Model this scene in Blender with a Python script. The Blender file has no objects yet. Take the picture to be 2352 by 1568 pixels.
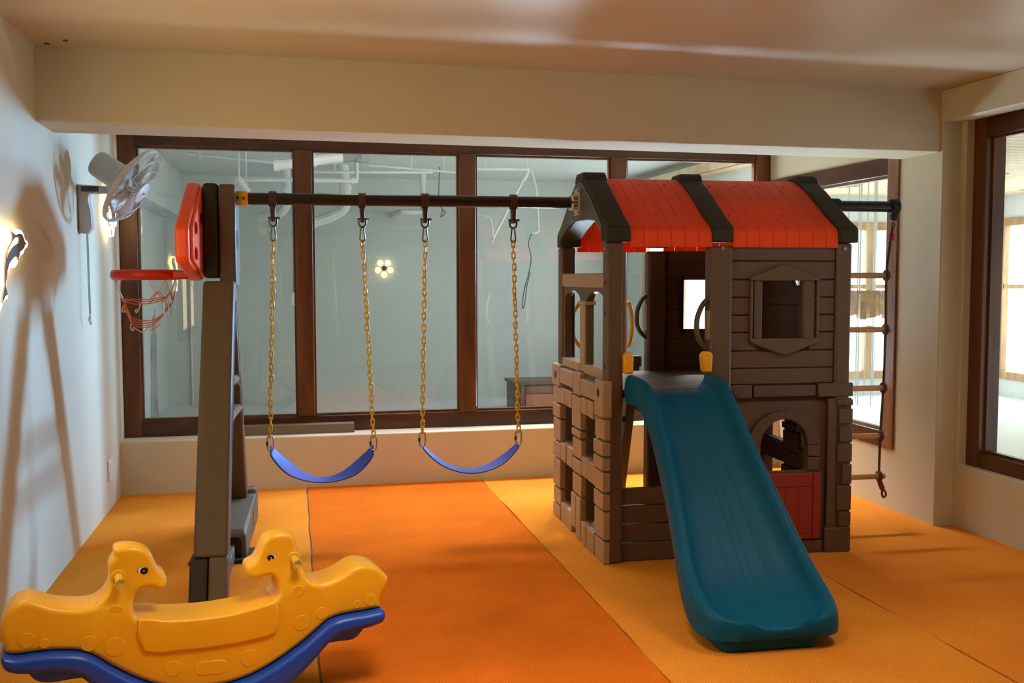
import bpy, bmesh, math, random
from mathutils import Vector, Matrix
R = math.radians
random.seed(7)
sc = bpy.context.scene
C = sc.collection

# ------------------------------------------------------------------ camera
cam_d = bpy.data.cameras.new('camera'); cam = bpy.data.objects.new('camera', cam_d); C.objects.link(cam)
cam_d.sensor_width = 36.0; cam_d.lens = 36.0 * 2291.8 / 2352.0; cam_d.clip_start = .05; cam_d.clip_end = 100
pitch, yaw, roll = R(3.708), R(12.444), R(-0.068)
fwd = Vector((math.sin(yaw) * math.cos(pitch), math.cos(yaw) * math.cos(pitch), -math.sin(pitch)))
right = Vector((math.cos(yaw), -math.sin(yaw), 0)); up = right.cross(fwd)
r2 = right * math.cos(roll) + up * math.sin(roll); u2 = -right * math.sin(roll) + up * math.cos(roll)
M = Matrix((r2, u2, -fwd)).transposed().to_4x4(); M.translation = (0, 0, 1.45)
cam.matrix_world = M
sc.camera = cam

# ------------------------------------------------------------------ world, lights, exposure
w = bpy.data.worlds.new('sky'); sc.world = w; w.use_nodes = True
w.node_tree.nodes['Background'].inputs[0].default_value = (.75, .86, 1, 1)
w.node_tree.nodes['Background'].inputs[1].default_value = 1.0

def area(name, loc, target, sx, sy, power, col, spread=180):
    d = bpy.data.lights.new(name, 'AREA'); d.shape = 'RECTANGLE'; d.size = sx; d.size_y = sy
    d.energy = power; d.color = col; d.spread = R(spread)
    o = bpy.data.objects.new(name, d); C.objects.link(o); o.location = loc
    o.rotation_euler = (Vector(target) - Vector(loc)).to_track_quat('-Z', 'Y').to_euler()
    return o
# daylight entering the back room through the window in its right-hand wall
area('daylight_back_room', (3.90, 7.90, 1.95), (-1.1, 5.75, 1.2), .48, .85, 66, (.25, .54, 1.0), 50)
# unseen fill lights added at the back room's ceiling, behind the partition window's head
area('fill_back_room_left', (1.0, 7.50, 2.55), (1.0, 6.7, 0), 1.4, .25, 40, (.68, .70, 1.0), 105)
area('fill_back_room_right', (2.8, 7.50, 2.55), (2.8, 6.7, 0), 1.4, .25, 95, (.96, .97, .94), 105)
area('fill_back_room_far', (1.3, 7.95, 2.57), (1.3, 11.6, .9), 3.0, .2, 7, (.97, 1.0, .93))
# added area light standing in for bounce off the back room's floor
area('fill_up_back_room', (2.9, 8.15, .01), (2.9, 5.6, 2.2), 1.7, .8, 165, (.66, .84, 1.0), 130)
# added upward area light for lobby floor bounce through the near right window
area('fill_up_lobby', (4.9, 3.6, .02), (2.6, 3.5, 2.5), 1.2, 2.0, 12, (.82, .91, 1.0), 130)
# invented, unseen downlight added between the beam and the partition window
area('fill_behind_beam', (.5, 6.05, 2.49), (.5, 6.05, 0), .5, .5, 7.5, (1.0, .80, .62), 100)
# fill downlights added over the playroom, out of view nearer the camera
area('fill_playroom_left', (.5, 2.5, 2.49), (.5, 2.6, 0), .6, .6, 12.5, (1.0, .86, .66), 95)
area('fill_playroom_right', (2.5, 3.05, 2.49), (2.5, 3.1, 0), .6, .6, 10.5, (1.0, .86, .66), 148)
vs = sc.view_settings
vs.view_transform = 'Standard'; vs.look = 'None'; vs.exposure = 0.35; vs.gamma = 1.0; vs.use_curve_mapping = False
sc.cycles.use_denoising = True
sc.cycles.use_light_tree = False; sc.cycles.max_bounces = 6; sc.cycles.diffuse_bounces = 3; sc.cycles.glossy_bounces = 3; sc.cycles.use_adaptive_sampling = True; sc.cycles.adaptive_threshold = .05; sc.cycles.transparent_max_bounces = 16
sc.cycles.caustics_reflective = False; sc.cycles.caustics_refractive = False
sc.cycles.sample_clamp_indirect = 6.0

# ------------------------------------------------------------------ materials
MATS = {}
def newmat(name):
    m = bpy.data.materials.new(name); m.use_nodes = True; MATS[name] = m
    nt = m.node_tree; return m, nt, nt.nodes['Principled BSDF']
def coords(nt, scale=(1, 1, 1)):
    tc = nt.nodes.new('ShaderNodeTexCoord'); mp = nt.nodes.new('ShaderNodeMapping')
    mp.inputs['Scale'].default_value = scale
    nt.links.new(tc.outputs['Object'], mp.inputs['Vector']); return mp.outputs['Vector']
def surf(name, col, rough=.5, spec=.5, var=.12, vscale=6, bump=.05, bscale=120, col2=None, stretch=(1, 1, 1), metal=0, detail=3):
    m, nt, bs = newmat(name); v = coords(nt, stretch)
    n = nt.nodes.new('ShaderNodeTexNoise'); n.inputs['Scale'].default_value = vscale; n.inputs['Detail'].default_value = detail
    nt.links.new(v, n.inputs['Vector'])
    rp = nt.nodes.new('ShaderNodeValToRGB'); rp.color_ramp.elements[0].position = .3; rp.color_ramp.elements[1].position = .7
    a = [c * (1 - var) for c in col]; b = [min(1, c * (1 + var)) for c in (col2 or col)]
    rp.color_ramp.elements[0].color = (*a, 1); rp.color_ramp.elements[1].color = (*b, 1)
    nt.links.new(n.outputs[0], rp.inputs[0]); nt.links.new(rp.outputs[0], bs.inputs['Base Color'])
    bs.inputs['Roughness'].default_value = rough; bs.inputs['Specular IOR Level'].default_value = spec; bs.inputs['Metallic'].default_value = metal
    if bump:
        n2 = nt.nodes.new('ShaderNodeTexNoise'); n2.inputs['Scale'].default_value = bscale; n2.inputs['Detail'].default_value = 4
        nt.links.new(v, n2.inputs['Vector'])
        bp = nt.nodes.new('ShaderNodeBump'); bp.inputs['Strength'].default_value = bump; bp.inputs['Distance'].default_value = .01
        nt.links.new(n2.outputs[0], bp.inputs['Height']); nt.links.new(bp.outputs[0], bs.inputs['Normal'])
    return m
def emit(name, col, strength):
    m, nt, bs = newmat(name); bs.inputs['Base Color'].default_value = (*col, 1)
    bs.inputs['Emission Color'].default_value = (*col, 1); bs.inputs['Emission Strength'].default_value = strength
    return m
def glassmat(name, tint=(.97, .99, .98), ior=1.5):
    m = bpy.data.materials.new(name); m.use_nodes = True; nt = m.node_tree; MATS[name] = m
    for n in list(nt.nodes): nt.nodes.remove(n)
    out = nt.nodes.new('ShaderNodeOutputMaterial'); mx = nt.nodes.new('ShaderNodeMixShader')
    tr = nt.nodes.new('ShaderNodeBsdfTransparent'); gl = nt.nodes.new('ShaderNodeBsdfGlossy'); fr = nt.nodes.new('ShaderNodeLayerWeight'); fr.inputs['Blend'].default_value = .5
    pw = nt.nodes.new('ShaderNodeMath'); pw.operation = 'POWER'; pw.inputs[1].default_value = 5.0
    ma = nt.nodes.new('ShaderNodeMath'); ma.operation = 'MULTIPLY_ADD'; ma.inputs[1].default_value = .9; ma.inputs[2].default_value = .07
    tr.inputs[0].default_value = (*tint, 1); gl.inputs['Roughness'].default_value = .0
    nt.links.new(fr.outputs['Facing'], pw.inputs[0]); nt.links.new(pw.outputs[0], ma.inputs[0])
    nt.links.new(ma.outputs[0], mx.inputs[0]); nt.links.new(tr.outputs[0], mx.inputs[1]); nt.links.new(gl.outputs[0], mx.inputs[2])
    nt.links.new(mx.outputs[0], out.inputs[0]); return m
def carpet(name, col):
    m = surf(name, col, rough=1.0, spec=.0, var=.16, vscale=1.6, bump=.0, detail=6)
    nt = m.node_tree; bs = nt.nodes['Principled BSDF']; v = coords(nt)
    n2 = nt.nodes.new('ShaderNodeTexNoise'); n2.inputs['Scale'].default_value = 190; n2.inputs['Detail'].default_value = 4
    nt.links.new(v, n2.inputs['Vector'])
    bp = nt.nodes.new('ShaderNodeBump'); bp.inputs['Strength'].default_value = .55; bp.inputs['Distance'].default_value = .012
    nt.links.new(n2.outputs[0], bp.inputs['Height']); nt.links.new(bp.outputs[0], bs.inputs['Normal'])
    old = bs.inputs['Base Color'].links[0].from_socket
    mx = nt.nodes.new('ShaderNodeMix'); mx.data_type = 'RGBA'; mx.blend_type = 'MULTIPLY'; mx.inputs[0].default_value = .7
    rp = nt.nodes.new('ShaderNodeValToRGB'); rp.color_ramp.elements[0].color = (.55, .5, .45, 1); rp.color_ramp.elements[1].color = (1, 1, 1, 1)
    rp.color_ramp.elements[0].position = .35; rp.color_ramp.elements[1].position = .6
    nt.links.new(n2.outputs[0], rp.inputs[0]); nt.links.new(old, mx.inputs[6]); nt.links.new(rp.outputs[0], mx.inputs[7])
    nt.links.new(mx.outputs[2], bs.inputs['Base Color'])
    return m
def wood(name, c1, c2, stretch=(1, 1, 1), scale=9, rough=.4):
    return surf(name, c1, rough=rough, spec=.45, var=.15, vscale=scale, bump=.06, bscale=40, col2=c2, stretch=stretch, detail=6)

surf('wall_paint', (.64, .57, .41), rough=.75, spec=.25, var=.03, vscale=2, bump=.04, bscale=30)
surf('ceiling_paint', (.60, .52, .38), rough=.42, spec=.35, var=.03, vscale=1.5, bump=.10, bscale=2.2)
surf('white_paint', (.66, .70, .64), rough=.7, spec=.25, var=.05, vscale=1.3, bump=.05, bscale=14)
surf('pale_paint', (.78, .80, .80), rough=.6, spec=.3, var=.04, vscale=1.3, bump=.03, bscale=20)
surf('stained_paint', (.33, .34, .36), rough=.8, var=.4, vscale=4, bump=.05)
surf('concrete', (.35, .30, .25), rough=.9, var=.2, vscale=5)
carpet('carpet_yellow', (1.0, .33, .040)); carpet('carpet_orange', (.78, .185, .018)); carpet('carpet_mid', (1.0, .30, .042))
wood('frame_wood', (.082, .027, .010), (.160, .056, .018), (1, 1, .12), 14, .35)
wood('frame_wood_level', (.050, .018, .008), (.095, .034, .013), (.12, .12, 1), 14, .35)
wood('frame_wood_lit', (.20, .085, .04), (.30, .14, .07), (1, 1, .12), 14, .4)  # frame wood lightened so its colour carries the light on the rear right window
wood('lobby_wood', (.42, .22, .10), (.60, .36, .18), (1, 1, .15), 10, .5)
wood('plank_wood', (.72, .50, .28), (.85, .65, .42), (.3, 1, 1), 5, .5)
wood('rung_wood', (.50, .29, .14), (.62, .38, .20), (.2, 1, 1), 20, .5)
surf('knot', (.20, .09, .04), rough=.6)
surf('brown_plastic', (.105, .065, .034), rough=.48, var=.06, vscale=9, bump=.05, bscale=260)
surf('tan_plastic', (.37, .25, .14), rough=.5, var=.06, vscale=9, bump=.05, bscale=260)
surf('panel_plastic', (.105, .060, .036), rough=.5, var=.08, vscale=7, bump=.06, bscale=200)
surf('dark_plastic', (.034, .030, .022), rough=.6, spec=.22, var=.08, vscale=9, bump=.05, bscale=260)
surf('olive_plastic', (.085, .078, .054), rough=.5, var=.08, vscale=9, bump=.05, bscale=260)
rp_ = surf('roof_plastic', (1.0, .105, .016), rough=.5, spec=.3, var=.05, vscale=6, bump=.05, bscale=200)
def translucent(m, f, col):
    nt = m.node_tree; bs = nt.nodes['Principled BSDF']; out = nt.nodes['Material Output']
    tl = nt.nodes.new('ShaderNodeBsdfTranslucent'); tl.inputs[0].default_value = (*col, 1); mx = nt.nodes.new('ShaderNodeMixShader'); mx.inputs[0].default_value = f
    nt.links.new(bs.outputs[0], mx.inputs[1]); nt.links.new(tl.outputs[0], mx.inputs[2]); nt.links.new(mx.outputs[0], out.inputs['Surface'])
translucent(rp_, .3, (1.0, .12, .02))
surf('board_plastic', (.95, .085, .012), rough=.38, var=.04, vscale=6, bump=.03, bscale=200)
surf('roof_dimple', (.70, .06, .012), rough=.5, bump=0)
surf('board_recess', (.42, .020, .006), rough=.5, var=.04, bump=0)
surf('hoop_plastic', (.62, .028, .010), rough=.4, var=.05, bump=.02)
surf('red_plastic', (.30, .022, .014), rough=.45, var=.06, vscale=8, bump=.05, bscale=200)
surf('slide_plastic', (.001, .085, .180), rough=.48, spec=.16, var=.06, vscale=5, bump=.03, bscale=160)
surf('yellow_plastic', (.85, .40, .012), rough=.4, var=.05, vscale=6, bump=.03, bscale=150)
surf('rocker_yellow', (.84, .43, .012), rough=.36, var=.05, vscale=5, bump=.03, bscale=140)
surf('peg_yellow', (.62, .42, .05), rough=.5, var=.05)
surf('rocker_blue', (.003, .058, .45), rough=.36, var=.06, vscale=6, bump=.03, bscale=140)
surf('swing_blue', (.007, .036, .38), rough=.5, var=.06, vscale=8, bump=.03, bscale=100)
surf('black_paint', (.006, .006, .006), rough=.32, var=.1, bump=.02)
surf('clamp_plastic', (.055, .022, .017), rough=.4, var=.1, bump=.02)
surf('chain_yellow', (.74, .46, .018), rough=.35, var=.15, vscale=30, bump=.03)
surf('steel', (.42, .42, .42), rough=.3, var=.1, metal=.9, bump=.02)
surf('dark_steel', (.12, .11, .10), rough=.35, var=.1, metal=.8, bump=.02)
surf('bracket_metal', (.52, .46, .36), rough=.4, var=.12, vscale=25, metal=.4, bump=.03)
surf('rope', (.12, .060, .035), rough=.9, var=.25, vscale=120, bump=.5, bscale=200)
surf('net_white', (.75, .68, .60), rough=.8, var=.1, vscale=40, bump=.1)
surf('net_orange', (.75, .20, .06), rough=.8, var=.15, vscale=40, bump=.1)
surf('fan_grey', (.55, .54, .50), rough=.35, var=.04, bump=.02)
surf('fan_light', (.66, .65, .62), rough=.3, var=.04, bump=.02)
surf('fan_blade', (.60, .57, .50), rough=.3, var=.04, bump=.02)
surf('label_dark', (.05, .05, .06), rough=.4, var=.6, vscale=90, bump=0)
surf('sticker_blue', (.12, .20, .50), rough=.4, var=.1)
surf('black', (.004, .004, .004), rough=.2, var=0, bump=0)
surf('white_plastic', (.82, .82, .80), rough=.35, var=.03, bump=.01)
surf('pipe_white', (.74, .77, .73), rough=.45, var=.10, vscale=5, bump=.03)
surf('pipe_dark', (.20, .21, .23), rough=.5, var=.15, vscale=8)
surf('wire_dark', (.06, .06, .06), rough=.6, var=.1)
surf('dolphin_brown', (.12, .075, .065), rough=.4, var=.1, vscale=8, bump=.02)
surf('sill_plank', (.20, .135, .085), rough=.5, var=.08, vscale=6, bump=.03, stretch=(.2, 1, 1))
surf('reflection_orange', (.36, .10, .03), rough=.35, var=.2, vscale=4, stretch=(.3, 1, 1))
emit('lamp_warm', (1.0, .80, .36), 7.0)
emit('lamp_warm_edge', (1.0, .72, .25), 3.2)
emit('lamp_flower', (1.0, .88, .46), 1.05)
emit('daylight_pane', (.78, .95, 1.0), 3.1)
emit('fill_pane_left', (1.0, .77, .38), 2.9)  # glow of the invented left window, added as fill
emit('daylight_pane_back', (.76, .87, 1.0), 3.6)
emit('string_glow', (1.0, .98, .95), 1.6)
glassmat('glass')

# ------------------------------------------------------------------ builders
ORG = {}
FRM = {}
PLAY_O = Vector((1.528, 4.738, 0)); PLAY_A = R(-2.0)
def play(u, v, z):
    return PLAY_O + Vector((math.cos(PLAY_A), math.sin(PLAY_A), 0)) * u + Vector((-math.sin(PLAY_A), math.cos(PLAY_A), 0)) * v + Vector((0, 0, z))
def tag(o, label=None, cat=None, group=None, kind=None):
    if label: o['label'] = label
    if cat: o['category'] = cat
    if group: o['group'] = group
    if kind: o['kind'] = kind
    return o
def thing(name, label, cat, base=(0, 0, 0), frame=None, group=None, kind=None):
    o = bpy.data.objects.new(name, None); C.objects.link(o); o.empty_display_size = .05
    base = Vector(base)
    if frame == 'play': o.location = play(*base); o.rotation_euler = (0, 0, PLAY_A)
    elif isinstance(frame, tuple): o.location = frame[0]; o.rotation_euler = (0, 0, frame[1])
    else: o.location = base
    ORG[o.name] = base if not isinstance(frame, tuple) else Vector((0, 0, 0))
    return tag(o, label, cat, group, kind)
def org(o):
    while o is not None:
        if o.name in ORG: return ORG[o.name]
        o = o.parent
    return Vector((0, 0, 0))

class B:
    def __init__(s): s.b = bmesh.new()
    def box(s, x0, x1, y0, y1, z0, z1):
        vs_ = [s.b.verts.new(p) for p in ((x0, y0, z0), (x1, y0, z0), (x1, y1, z0), (x0, y1, z0), (x0, y0, z1), (x1, y0, z1), (x1, y1, z1), (x0, y1, z1))]
        for f in ((0, 3, 2, 1), (4, 5, 6, 7), (0, 1, 5, 4), (1, 2, 6, 5), (2, 3, 7, 6), (3, 0, 4, 7)): s.b.faces.new([vs_[i] for i in f])
        return s
    def _m(s, ax, p, a):
        return {'x': (a, p[0], p[1]), 'y': (p[0], a, p[1]), 'z': (p[0], p[1], a)}[ax]
    def prism(s, poly, ax, a0, a1):
        n = len(poly)
        v0 = [s.b.verts.new(s._m(ax, p, a0)) for p in poly]; v1 = [s.b.verts.new(s._m(ax, p, a1)) for p in poly]
        s.b.faces.new(v0); s.b.faces.new(v1[::-1])
        for i in range(n): s.b.faces.new([v0[i], v0[(i + 1) % n], v1[(i + 1) % n], v1[i]])
        return s
    def plate(s, outer, holes, ax, a0, a1):
        eds = []; loops = []
        for lp in [outer] + list(holes):
            vs_ = [s.b.verts.new(s._m(ax, p, a0)) for p in lp]; loops.append(vs_)
            for i in range(len(vs_)): eds.append(s.b.edges.new((vs_[i], vs_[(i + 1) % len(vs_)])))
        r = bmesh.ops.triangle_fill(s.b, use_beauty=True, use_dissolve=False, edges=eds)
        fs = [g for g in r['geom'] if isinstance(g, bmesh.types.BMFace)]
        mp = {}
        for lp in loops:
            for v in lp:
                c = list(v.co); c[{'x': 0, 'y': 1, 'z': 2}[ax]] = a1; mp[v] = s.b.verts.new(c)
        for f in fs: s.b.faces.new([mp[v] for v in reversed(f.verts)])
        for lp in loops:
            for i in range(len(lp)):
                a, c = lp[i], lp[(i + 1) % len(lp)]; s.b.faces.new([a, c, mp[c], mp[a]])
        return s
    def tube(s, pts, r, n=8, closed=False, ry=None):
        pts = [Vector(p) for p in pts]; k = len(pts); rings = []; nrm = None
        rr = r if isinstance(r, (list, tuple)) else [r] * k
        for i, p in enumerate(pts):
            if closed: t = pts[(i + 1) % k] - pts[i - 1]
            else: t = pts[min(i + 1, k - 1)] - pts[max(i - 1, 0)]
            t.normalize()
            if nrm is None:
                nrm = t.orthogonal().normalized()
                if abs(t.z) < .9: nrm = (Vector((0, 0, 1)) - t * t.z).normalized()
            else: nrm = (nrm - t * nrm.dot(t)).normalized()
            bi = t.cross(nrm)
            rings.append([s.b.verts.new(p + nrm * math.cos(2 * math.pi * j / n) * rr[i] + bi * math.sin(2 * math.pi * j / n) * (ry or rr[i])) for j in range(n)])
        for i in range(k if closed else k - 1):
            a, c = rings[i], rings[(i + 1) % k]
            for j in range(n): s.b.faces.new([a[j], a[(j + 1) % n], c[(j + 1) % n], c[j]])
        if not closed:
            s.b.faces.new(rings[0][::-1]); s.b.faces.new(rings[-1])
        return s
    def ring(s, c, r, tr, ax='z', n=24, m=6, ry=None, arc=None, squash=1):
        c = Vector(c); pts = []
        for i in range(n):
            a = 2 * math.pi * i / n; x, y = math.cos(a) * r, math.sin(a) * r * squash
            pts.append(c + Vector({'z': (x, y, 0), 'x': (0, x, y), 'y': (x, 0, y)}[ax]))
        return s.tube(pts, tr, m, True, ry)
    def lathe(s, prof, n=24, c=(0, 0, 0)):          # profile (radius, z) about local z
        c = Vector(c); rows = []
        for r_, z_ in prof:
            if r_ < 1e-6: rows.append([s.b.verts.new(c + Vector((0, 0, z_)))])
            else: rows.append([s.b.verts.new(c + Vector((math.cos(2 * math.pi * j / n) * r_, math.sin(2 * math.pi * j / n) * r_, z_))) for j in range(n)])
        for a, d in zip(rows, rows[1:]):
            for j in range(n):
                q = [a[j % len(a)], a[(j + 1) % len(a)], d[(j + 1) % len(d)], d[j % len(d)]]
                q = list(dict.fromkeys(q))
                if len(q) > 2:
                    try: s.b.faces.new(q)
                    except ValueError: pass
        return s
    def grid(s, rows):
        vv = [[s.b.verts.new(p) for p in r_] for r_ in rows]
        for a, d in zip(vv, vv[1:]):
            for j in range(len(a) - 1): s.b.faces.new([a[j], a[j + 1], d[j + 1], d[j]])
        return s
    def voxel(s, xs, ys, zs, solid):
        nx, ny, nz = len(xs) - 1, len(ys) - 1, len(zs) - 1; cache = {}
        def V(i, j, k):
            if (i, j, k) not in cache: cache[i, j, k] = s.b.verts.new((xs[i], ys[j], zs[k]))
            return cache[i, j, k]
        mid = lambda l, i: (l[i] + l[i + 1]) / 2
        on = {(i, j, k): solid(mid(xs, i), mid(ys, j), mid(zs, k)) for i in range(nx) for j in range(ny) for k in range(nz)}
        for (i, j, k), f in on.items():
            if not f: continue
            for d, q in (((-1, 0, 0), ((0, 0, 0), (0, 0, 1), (0, 1, 1), (0, 1, 0))), ((1, 0, 0), ((1, 0, 0), (1, 1, 0), (1, 1, 1), (1, 0, 1))),
                         ((0, -1, 0), ((0, 0, 0), (1, 0, 0), (1, 0, 1), (0, 0, 1))), ((0, 1, 0), ((0, 1, 0), (0, 1, 1), (1, 1, 1), (1, 1, 0))),
                         ((0, 0, -1), ((0, 0, 0), (0, 1, 0), (1, 1, 0), (1, 0, 0))), ((0, 0, 1), ((0, 0, 1), (1, 0, 1), (1, 1, 1), (0, 1, 1)))):
                if not on.get((i + d[0], j + d[1], k + d[2]), False):
                    s.b.faces.new([V(i + a, j + b_, k + c) for a, b_, c in q])
        return s
    def xf(s, mat): bmesh.ops.transform(s.b, matrix=mat, verts=s.b.verts); return s
    def done(s, name, mat, parent=None, bevel=0, smooth=35, seg=2, sub=0, label=None, kind=None, solid=0):
        o_ = org(parent)
        if o_.length: bmesh.ops.translate(s.b, vec=-o_, verts=s.b.verts)
        bmesh.ops.recalc_face_normals(s.b, faces=s.b.faces)
        me = bpy.data.meshes.new(name); s.b.to_mesh(me); s.b.free()
        me.materials.append(MATS[mat])
        if smooth and len(me.polygons):
            me.shade_smooth(); me.set_sharp_from_angle(angle=R(smooth))
        o = bpy.data.objects.new(name, me); C.objects.link(o); o.parent = parent
        if solid:
            m = o.modifiers.new('thickness', 'SOLIDIFY'); m.thickness = solid; m.offset = 1
        if bevel:
            m = o.modifiers.new('bevel', 'BEVEL'); m.width = bevel; m.segments = seg; m.limit_method = 'ANGLE'; m.angle_limit = R(40)
            for p in me.polygons: pass
        if sub:
            m = o.modifiers.new('smooth', 'SUBSURF'); m.levels = sub; m.render_levels = sub
        if label: o['label'] = label
        if kind: o['kind'] = kind
        return o
def inst(o, parent, loc=(0, 0, 0), rot=(0, 0, 0)):
    c = o.copy(); C.objects.link(c); c.parent = parent; c.location = loc; c.rotation_euler = rot
    return c
def arc(cx, cz, rx, rz, a0, a1, n):
    return [(cx + rx * math.cos(R(a0 + (a1 - a0) * i / n)), cz + rz * math.sin(R(a0 + (a1 - a0) * i / n))) for i in range(n + 1)]
def rect(a0, a1, b0, b1): return [(a0, b0), (a1, b0), (a1, b1), (a0, b1)]
def smooth_loop(pts, n=2):
    out = []
    k = len(pts)
    for i in range(k):
        p0, p1, p2, p3 = (Vector(pts[(i + d) % k]) for d in (-1, 0, 1, 2))
        for j in range(n):
            t = j / n
            out.append(tuple(.5 * ((2 * p1) + (-p0 + p2) * t + (2 * p0 - 5 * p1 + 4 * p2 - p3) * t * t + (-p0 + 3 * p1 - 3 * p2 + p3) * t ** 3)))
    return out
def spline(pts, n=6):
    out = []; k = len(pts); P = [Vector(p) for p in pts]
    for i in range(k - 1):
        p0, p1, p2, p3 = P[max(i - 1, 0)], P[i], P[i + 1], P[min(i + 2, k - 1)]
        for j in range(n):
            t = j / n
            out.append(.5 * ((2 * p1) + (-p0 + p2) * t + (2 * p0 - 5 * p1 + 4 * p2 - p3) * t * t + (-p0 + 3 * p1 - 3 * p2 + p3) * t ** 3))
    out.append(P[-1]); return out

# ------------------------------------------------------------------ the room
XL, XR, YB, YW, ZC = -1.128, 3.633, 6.969, 7.17, 2.505
floor = B().box(-1.4, 9, -2.4, 12.1, -.2, -.014).done('floor', 'concrete', smooth=0); tag(floor, 'floor laid with four strips of orange and yellow carpet', kind='structure')
def strip(x0, x1, mat, seed):
    rnd = random.Random(seed); ys = [-2.2 + i * (YB + .02 + 2.2) / 40 for i in range(41)]
    j = lambda x, a: [x + (rnd.uniform(-a, a) if -1 < x < 3.6 else 0) for _ in ys]
    l, r_ = j(x0, .004), j(x1, .004)
    poly = [(l[i], ys[i]) for i in range(41)] + [(r_[i], ys[i]) for i in range(40, -1, -1)]
    return B().plate(poly, [], 'z', -.0145, 0).done('carpet_strip', mat, floor, smooth=0)
strip(XL, .078, 'carpet_yellow', 1)['label'] = 'yellow orange carpet strip by the left wall'
strip(.084, 1.305, 'carpet_orange', 2)['label'] = 'deep orange carpet strip under the swings'
strip(1.311, 2.508, 'carpet_yellow', 3)['label'] = 'yellow orange carpet strip under the slide'
strip(2.514, 3.76, 'carpet_mid', 4)['label'] = 'orange carpet strip by the right wall'

o = B().box(-1.3, XL, -2.4, YW + .15, -.02, ZC).done('wall_left', 'wall_paint', smooth=0); tag(o, kind='structure')
o = B().box(-1.3, 4.0, -2.4, -2.2, -.02, ZC).done('wall_front', 'wall_paint', smooth=0); tag(o, kind='structure')
o = B().box(-1.3, 4.0, -2.4, 7.4, ZC, ZC + .12).done('ceiling', 'ceiling_paint', smooth=0); tag(o, kind='structure')
ceil_main = o
for q in ((-1.062, 4.93), (-.968, 4.85)): B().tube([(q[0], q[1], ZC + .01), (q[0], q[1], ZC - .004)], .012, 8).done('ceiling_nail', 'wire_dark', ceil_main)
# back wall: low sill wall, header above the window
o = B().voxel([XL - .02, XR + .02], [YB, YW + .14], [-.02, .355], lambda *a: True).done('wall_back', 'wall_paint', bevel=.006); tag(o, kind='structure')
o = B().box(XL - .02, XR + .3, YW - .02, YW + .14, 2.44, ZC + .2).done('wall_back_header', 'wall_paint', smooth=0); tag(o, kind='structure')
# beam across the room
o = B().prism([(XL - .01, 4.971), (XR + .01, 5.091), (XR + .01, 5.473), (XL - .01, 5.338)], 'z', 2.160, ZC + .02).done('trim_1', 'wall_paint', bevel=.008)
tag(o, 'cream painted ceiling beam', kind='structure')
# right wall with the rear window, pier, recess and header
o = B().voxel([XR, 3.82], [5.07, 5.48, 7.15, YW + .14], [-.02, .378, 2.19, ZC], lambda x, y, z: not (5.48 < y < 7.15 and .378 < z < 2.19)).done('wall_right', 'wall_paint', bevel=.005); tag(o, kind='structure')
o = B().voxel([3.751, 3.92], [-2.3, 1.15, 5.03, 5.09], [-.02, .362, 2.335, ZC], lambda x, y, z: not (1.15 < y < 5.03 and .362 < z < 2.335)).done('wall_right_recess', 'wall_paint', bevel=.005); tag(o, kind='structure')
o = B().box(XR, 3.76, -2.3, 5.08, 2.325, ZC).done('trim_2', 'wall_paint', bevel=.006); tag(o, 'cream painted header above the right window recess', kind='structure')

def window(name, label, axis, a, lo, hi, zlo, zhi, t0, t1, mulls, fw, fwb, mats=('frame_wood', 'frame_wood_level')):
    """frame in the plane axis=const; lo..hi along the other axis; t0..t1 depth"""
    W_ = thing(name, label, 'window', (lo, t0, zlo) if axis == 'y' else (t0, lo, zlo), kind='structure'); del W_['category']
    def bar(n, h0, h1, z0, z1, m, d0=t0, d1=t1, bv=.006):
        b = B()
        if axis == 'y': b.box(h0, h1, d0, d1, z0, z1)
        else: b.box(d0, d1, h0, h1, z0, z1)
        return b.done(n, m, W_, bevel=bv)
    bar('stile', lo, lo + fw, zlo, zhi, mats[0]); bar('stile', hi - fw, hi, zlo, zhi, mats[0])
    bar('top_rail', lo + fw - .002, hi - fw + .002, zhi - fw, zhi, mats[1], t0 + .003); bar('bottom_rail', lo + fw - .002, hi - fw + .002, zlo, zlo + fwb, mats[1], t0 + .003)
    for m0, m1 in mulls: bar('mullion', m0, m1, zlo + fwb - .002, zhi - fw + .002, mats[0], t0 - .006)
    ed = [lo + fw] + [e for m in mulls for e in m] + [hi - fw]
    tm = (t0 + t1) / 2 + .01
    for i in range(0, len(ed), 2):
        e0, e1 = ed[i], ed[i + 1]; z0, z1 = zlo + fwb, zhi - fw; d = .014
        for q in ((e0, e0 + d, z0, z1), (e1 - d, e1, z0, z1), (e0 + d, e1 - d, z0, z0 + d), (e0 + d, e1 - d, z1 - d, z1)):
            bar('glazing_bead', *q, mats[0], tm - .035, tm - .003, 0)
        bar('pane', e0 - .004, e1 + .004, z0 - .004, z1 + .004, 'glass', tm, tm + .0015, 0)
    return W_
window('window_1', 'long brown timber partition window of four panes onto the white room', 'y', 0, XL, XR, .352, 2.45, YW, YW + .10, [(.033, .151), (1.192, 1.314), (2.341, 2.464)], .115, .115)
window('window_2', 'brown timber window in the right wall behind the rope ladder', 'x', 0, 5.48, 7.15, .378, 2.19, XR - .012, XR + .11, [], .115, .10, ('frame_wood_lit', 'frame_wood_level'))
window('window_3', 'dark brown timber window nearest on the right wall', 'x', 0, 1.15, 5.03, .362, 2.335, 3.80, 3.93, [(3.02, 3.12)], .105, .085)
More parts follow.
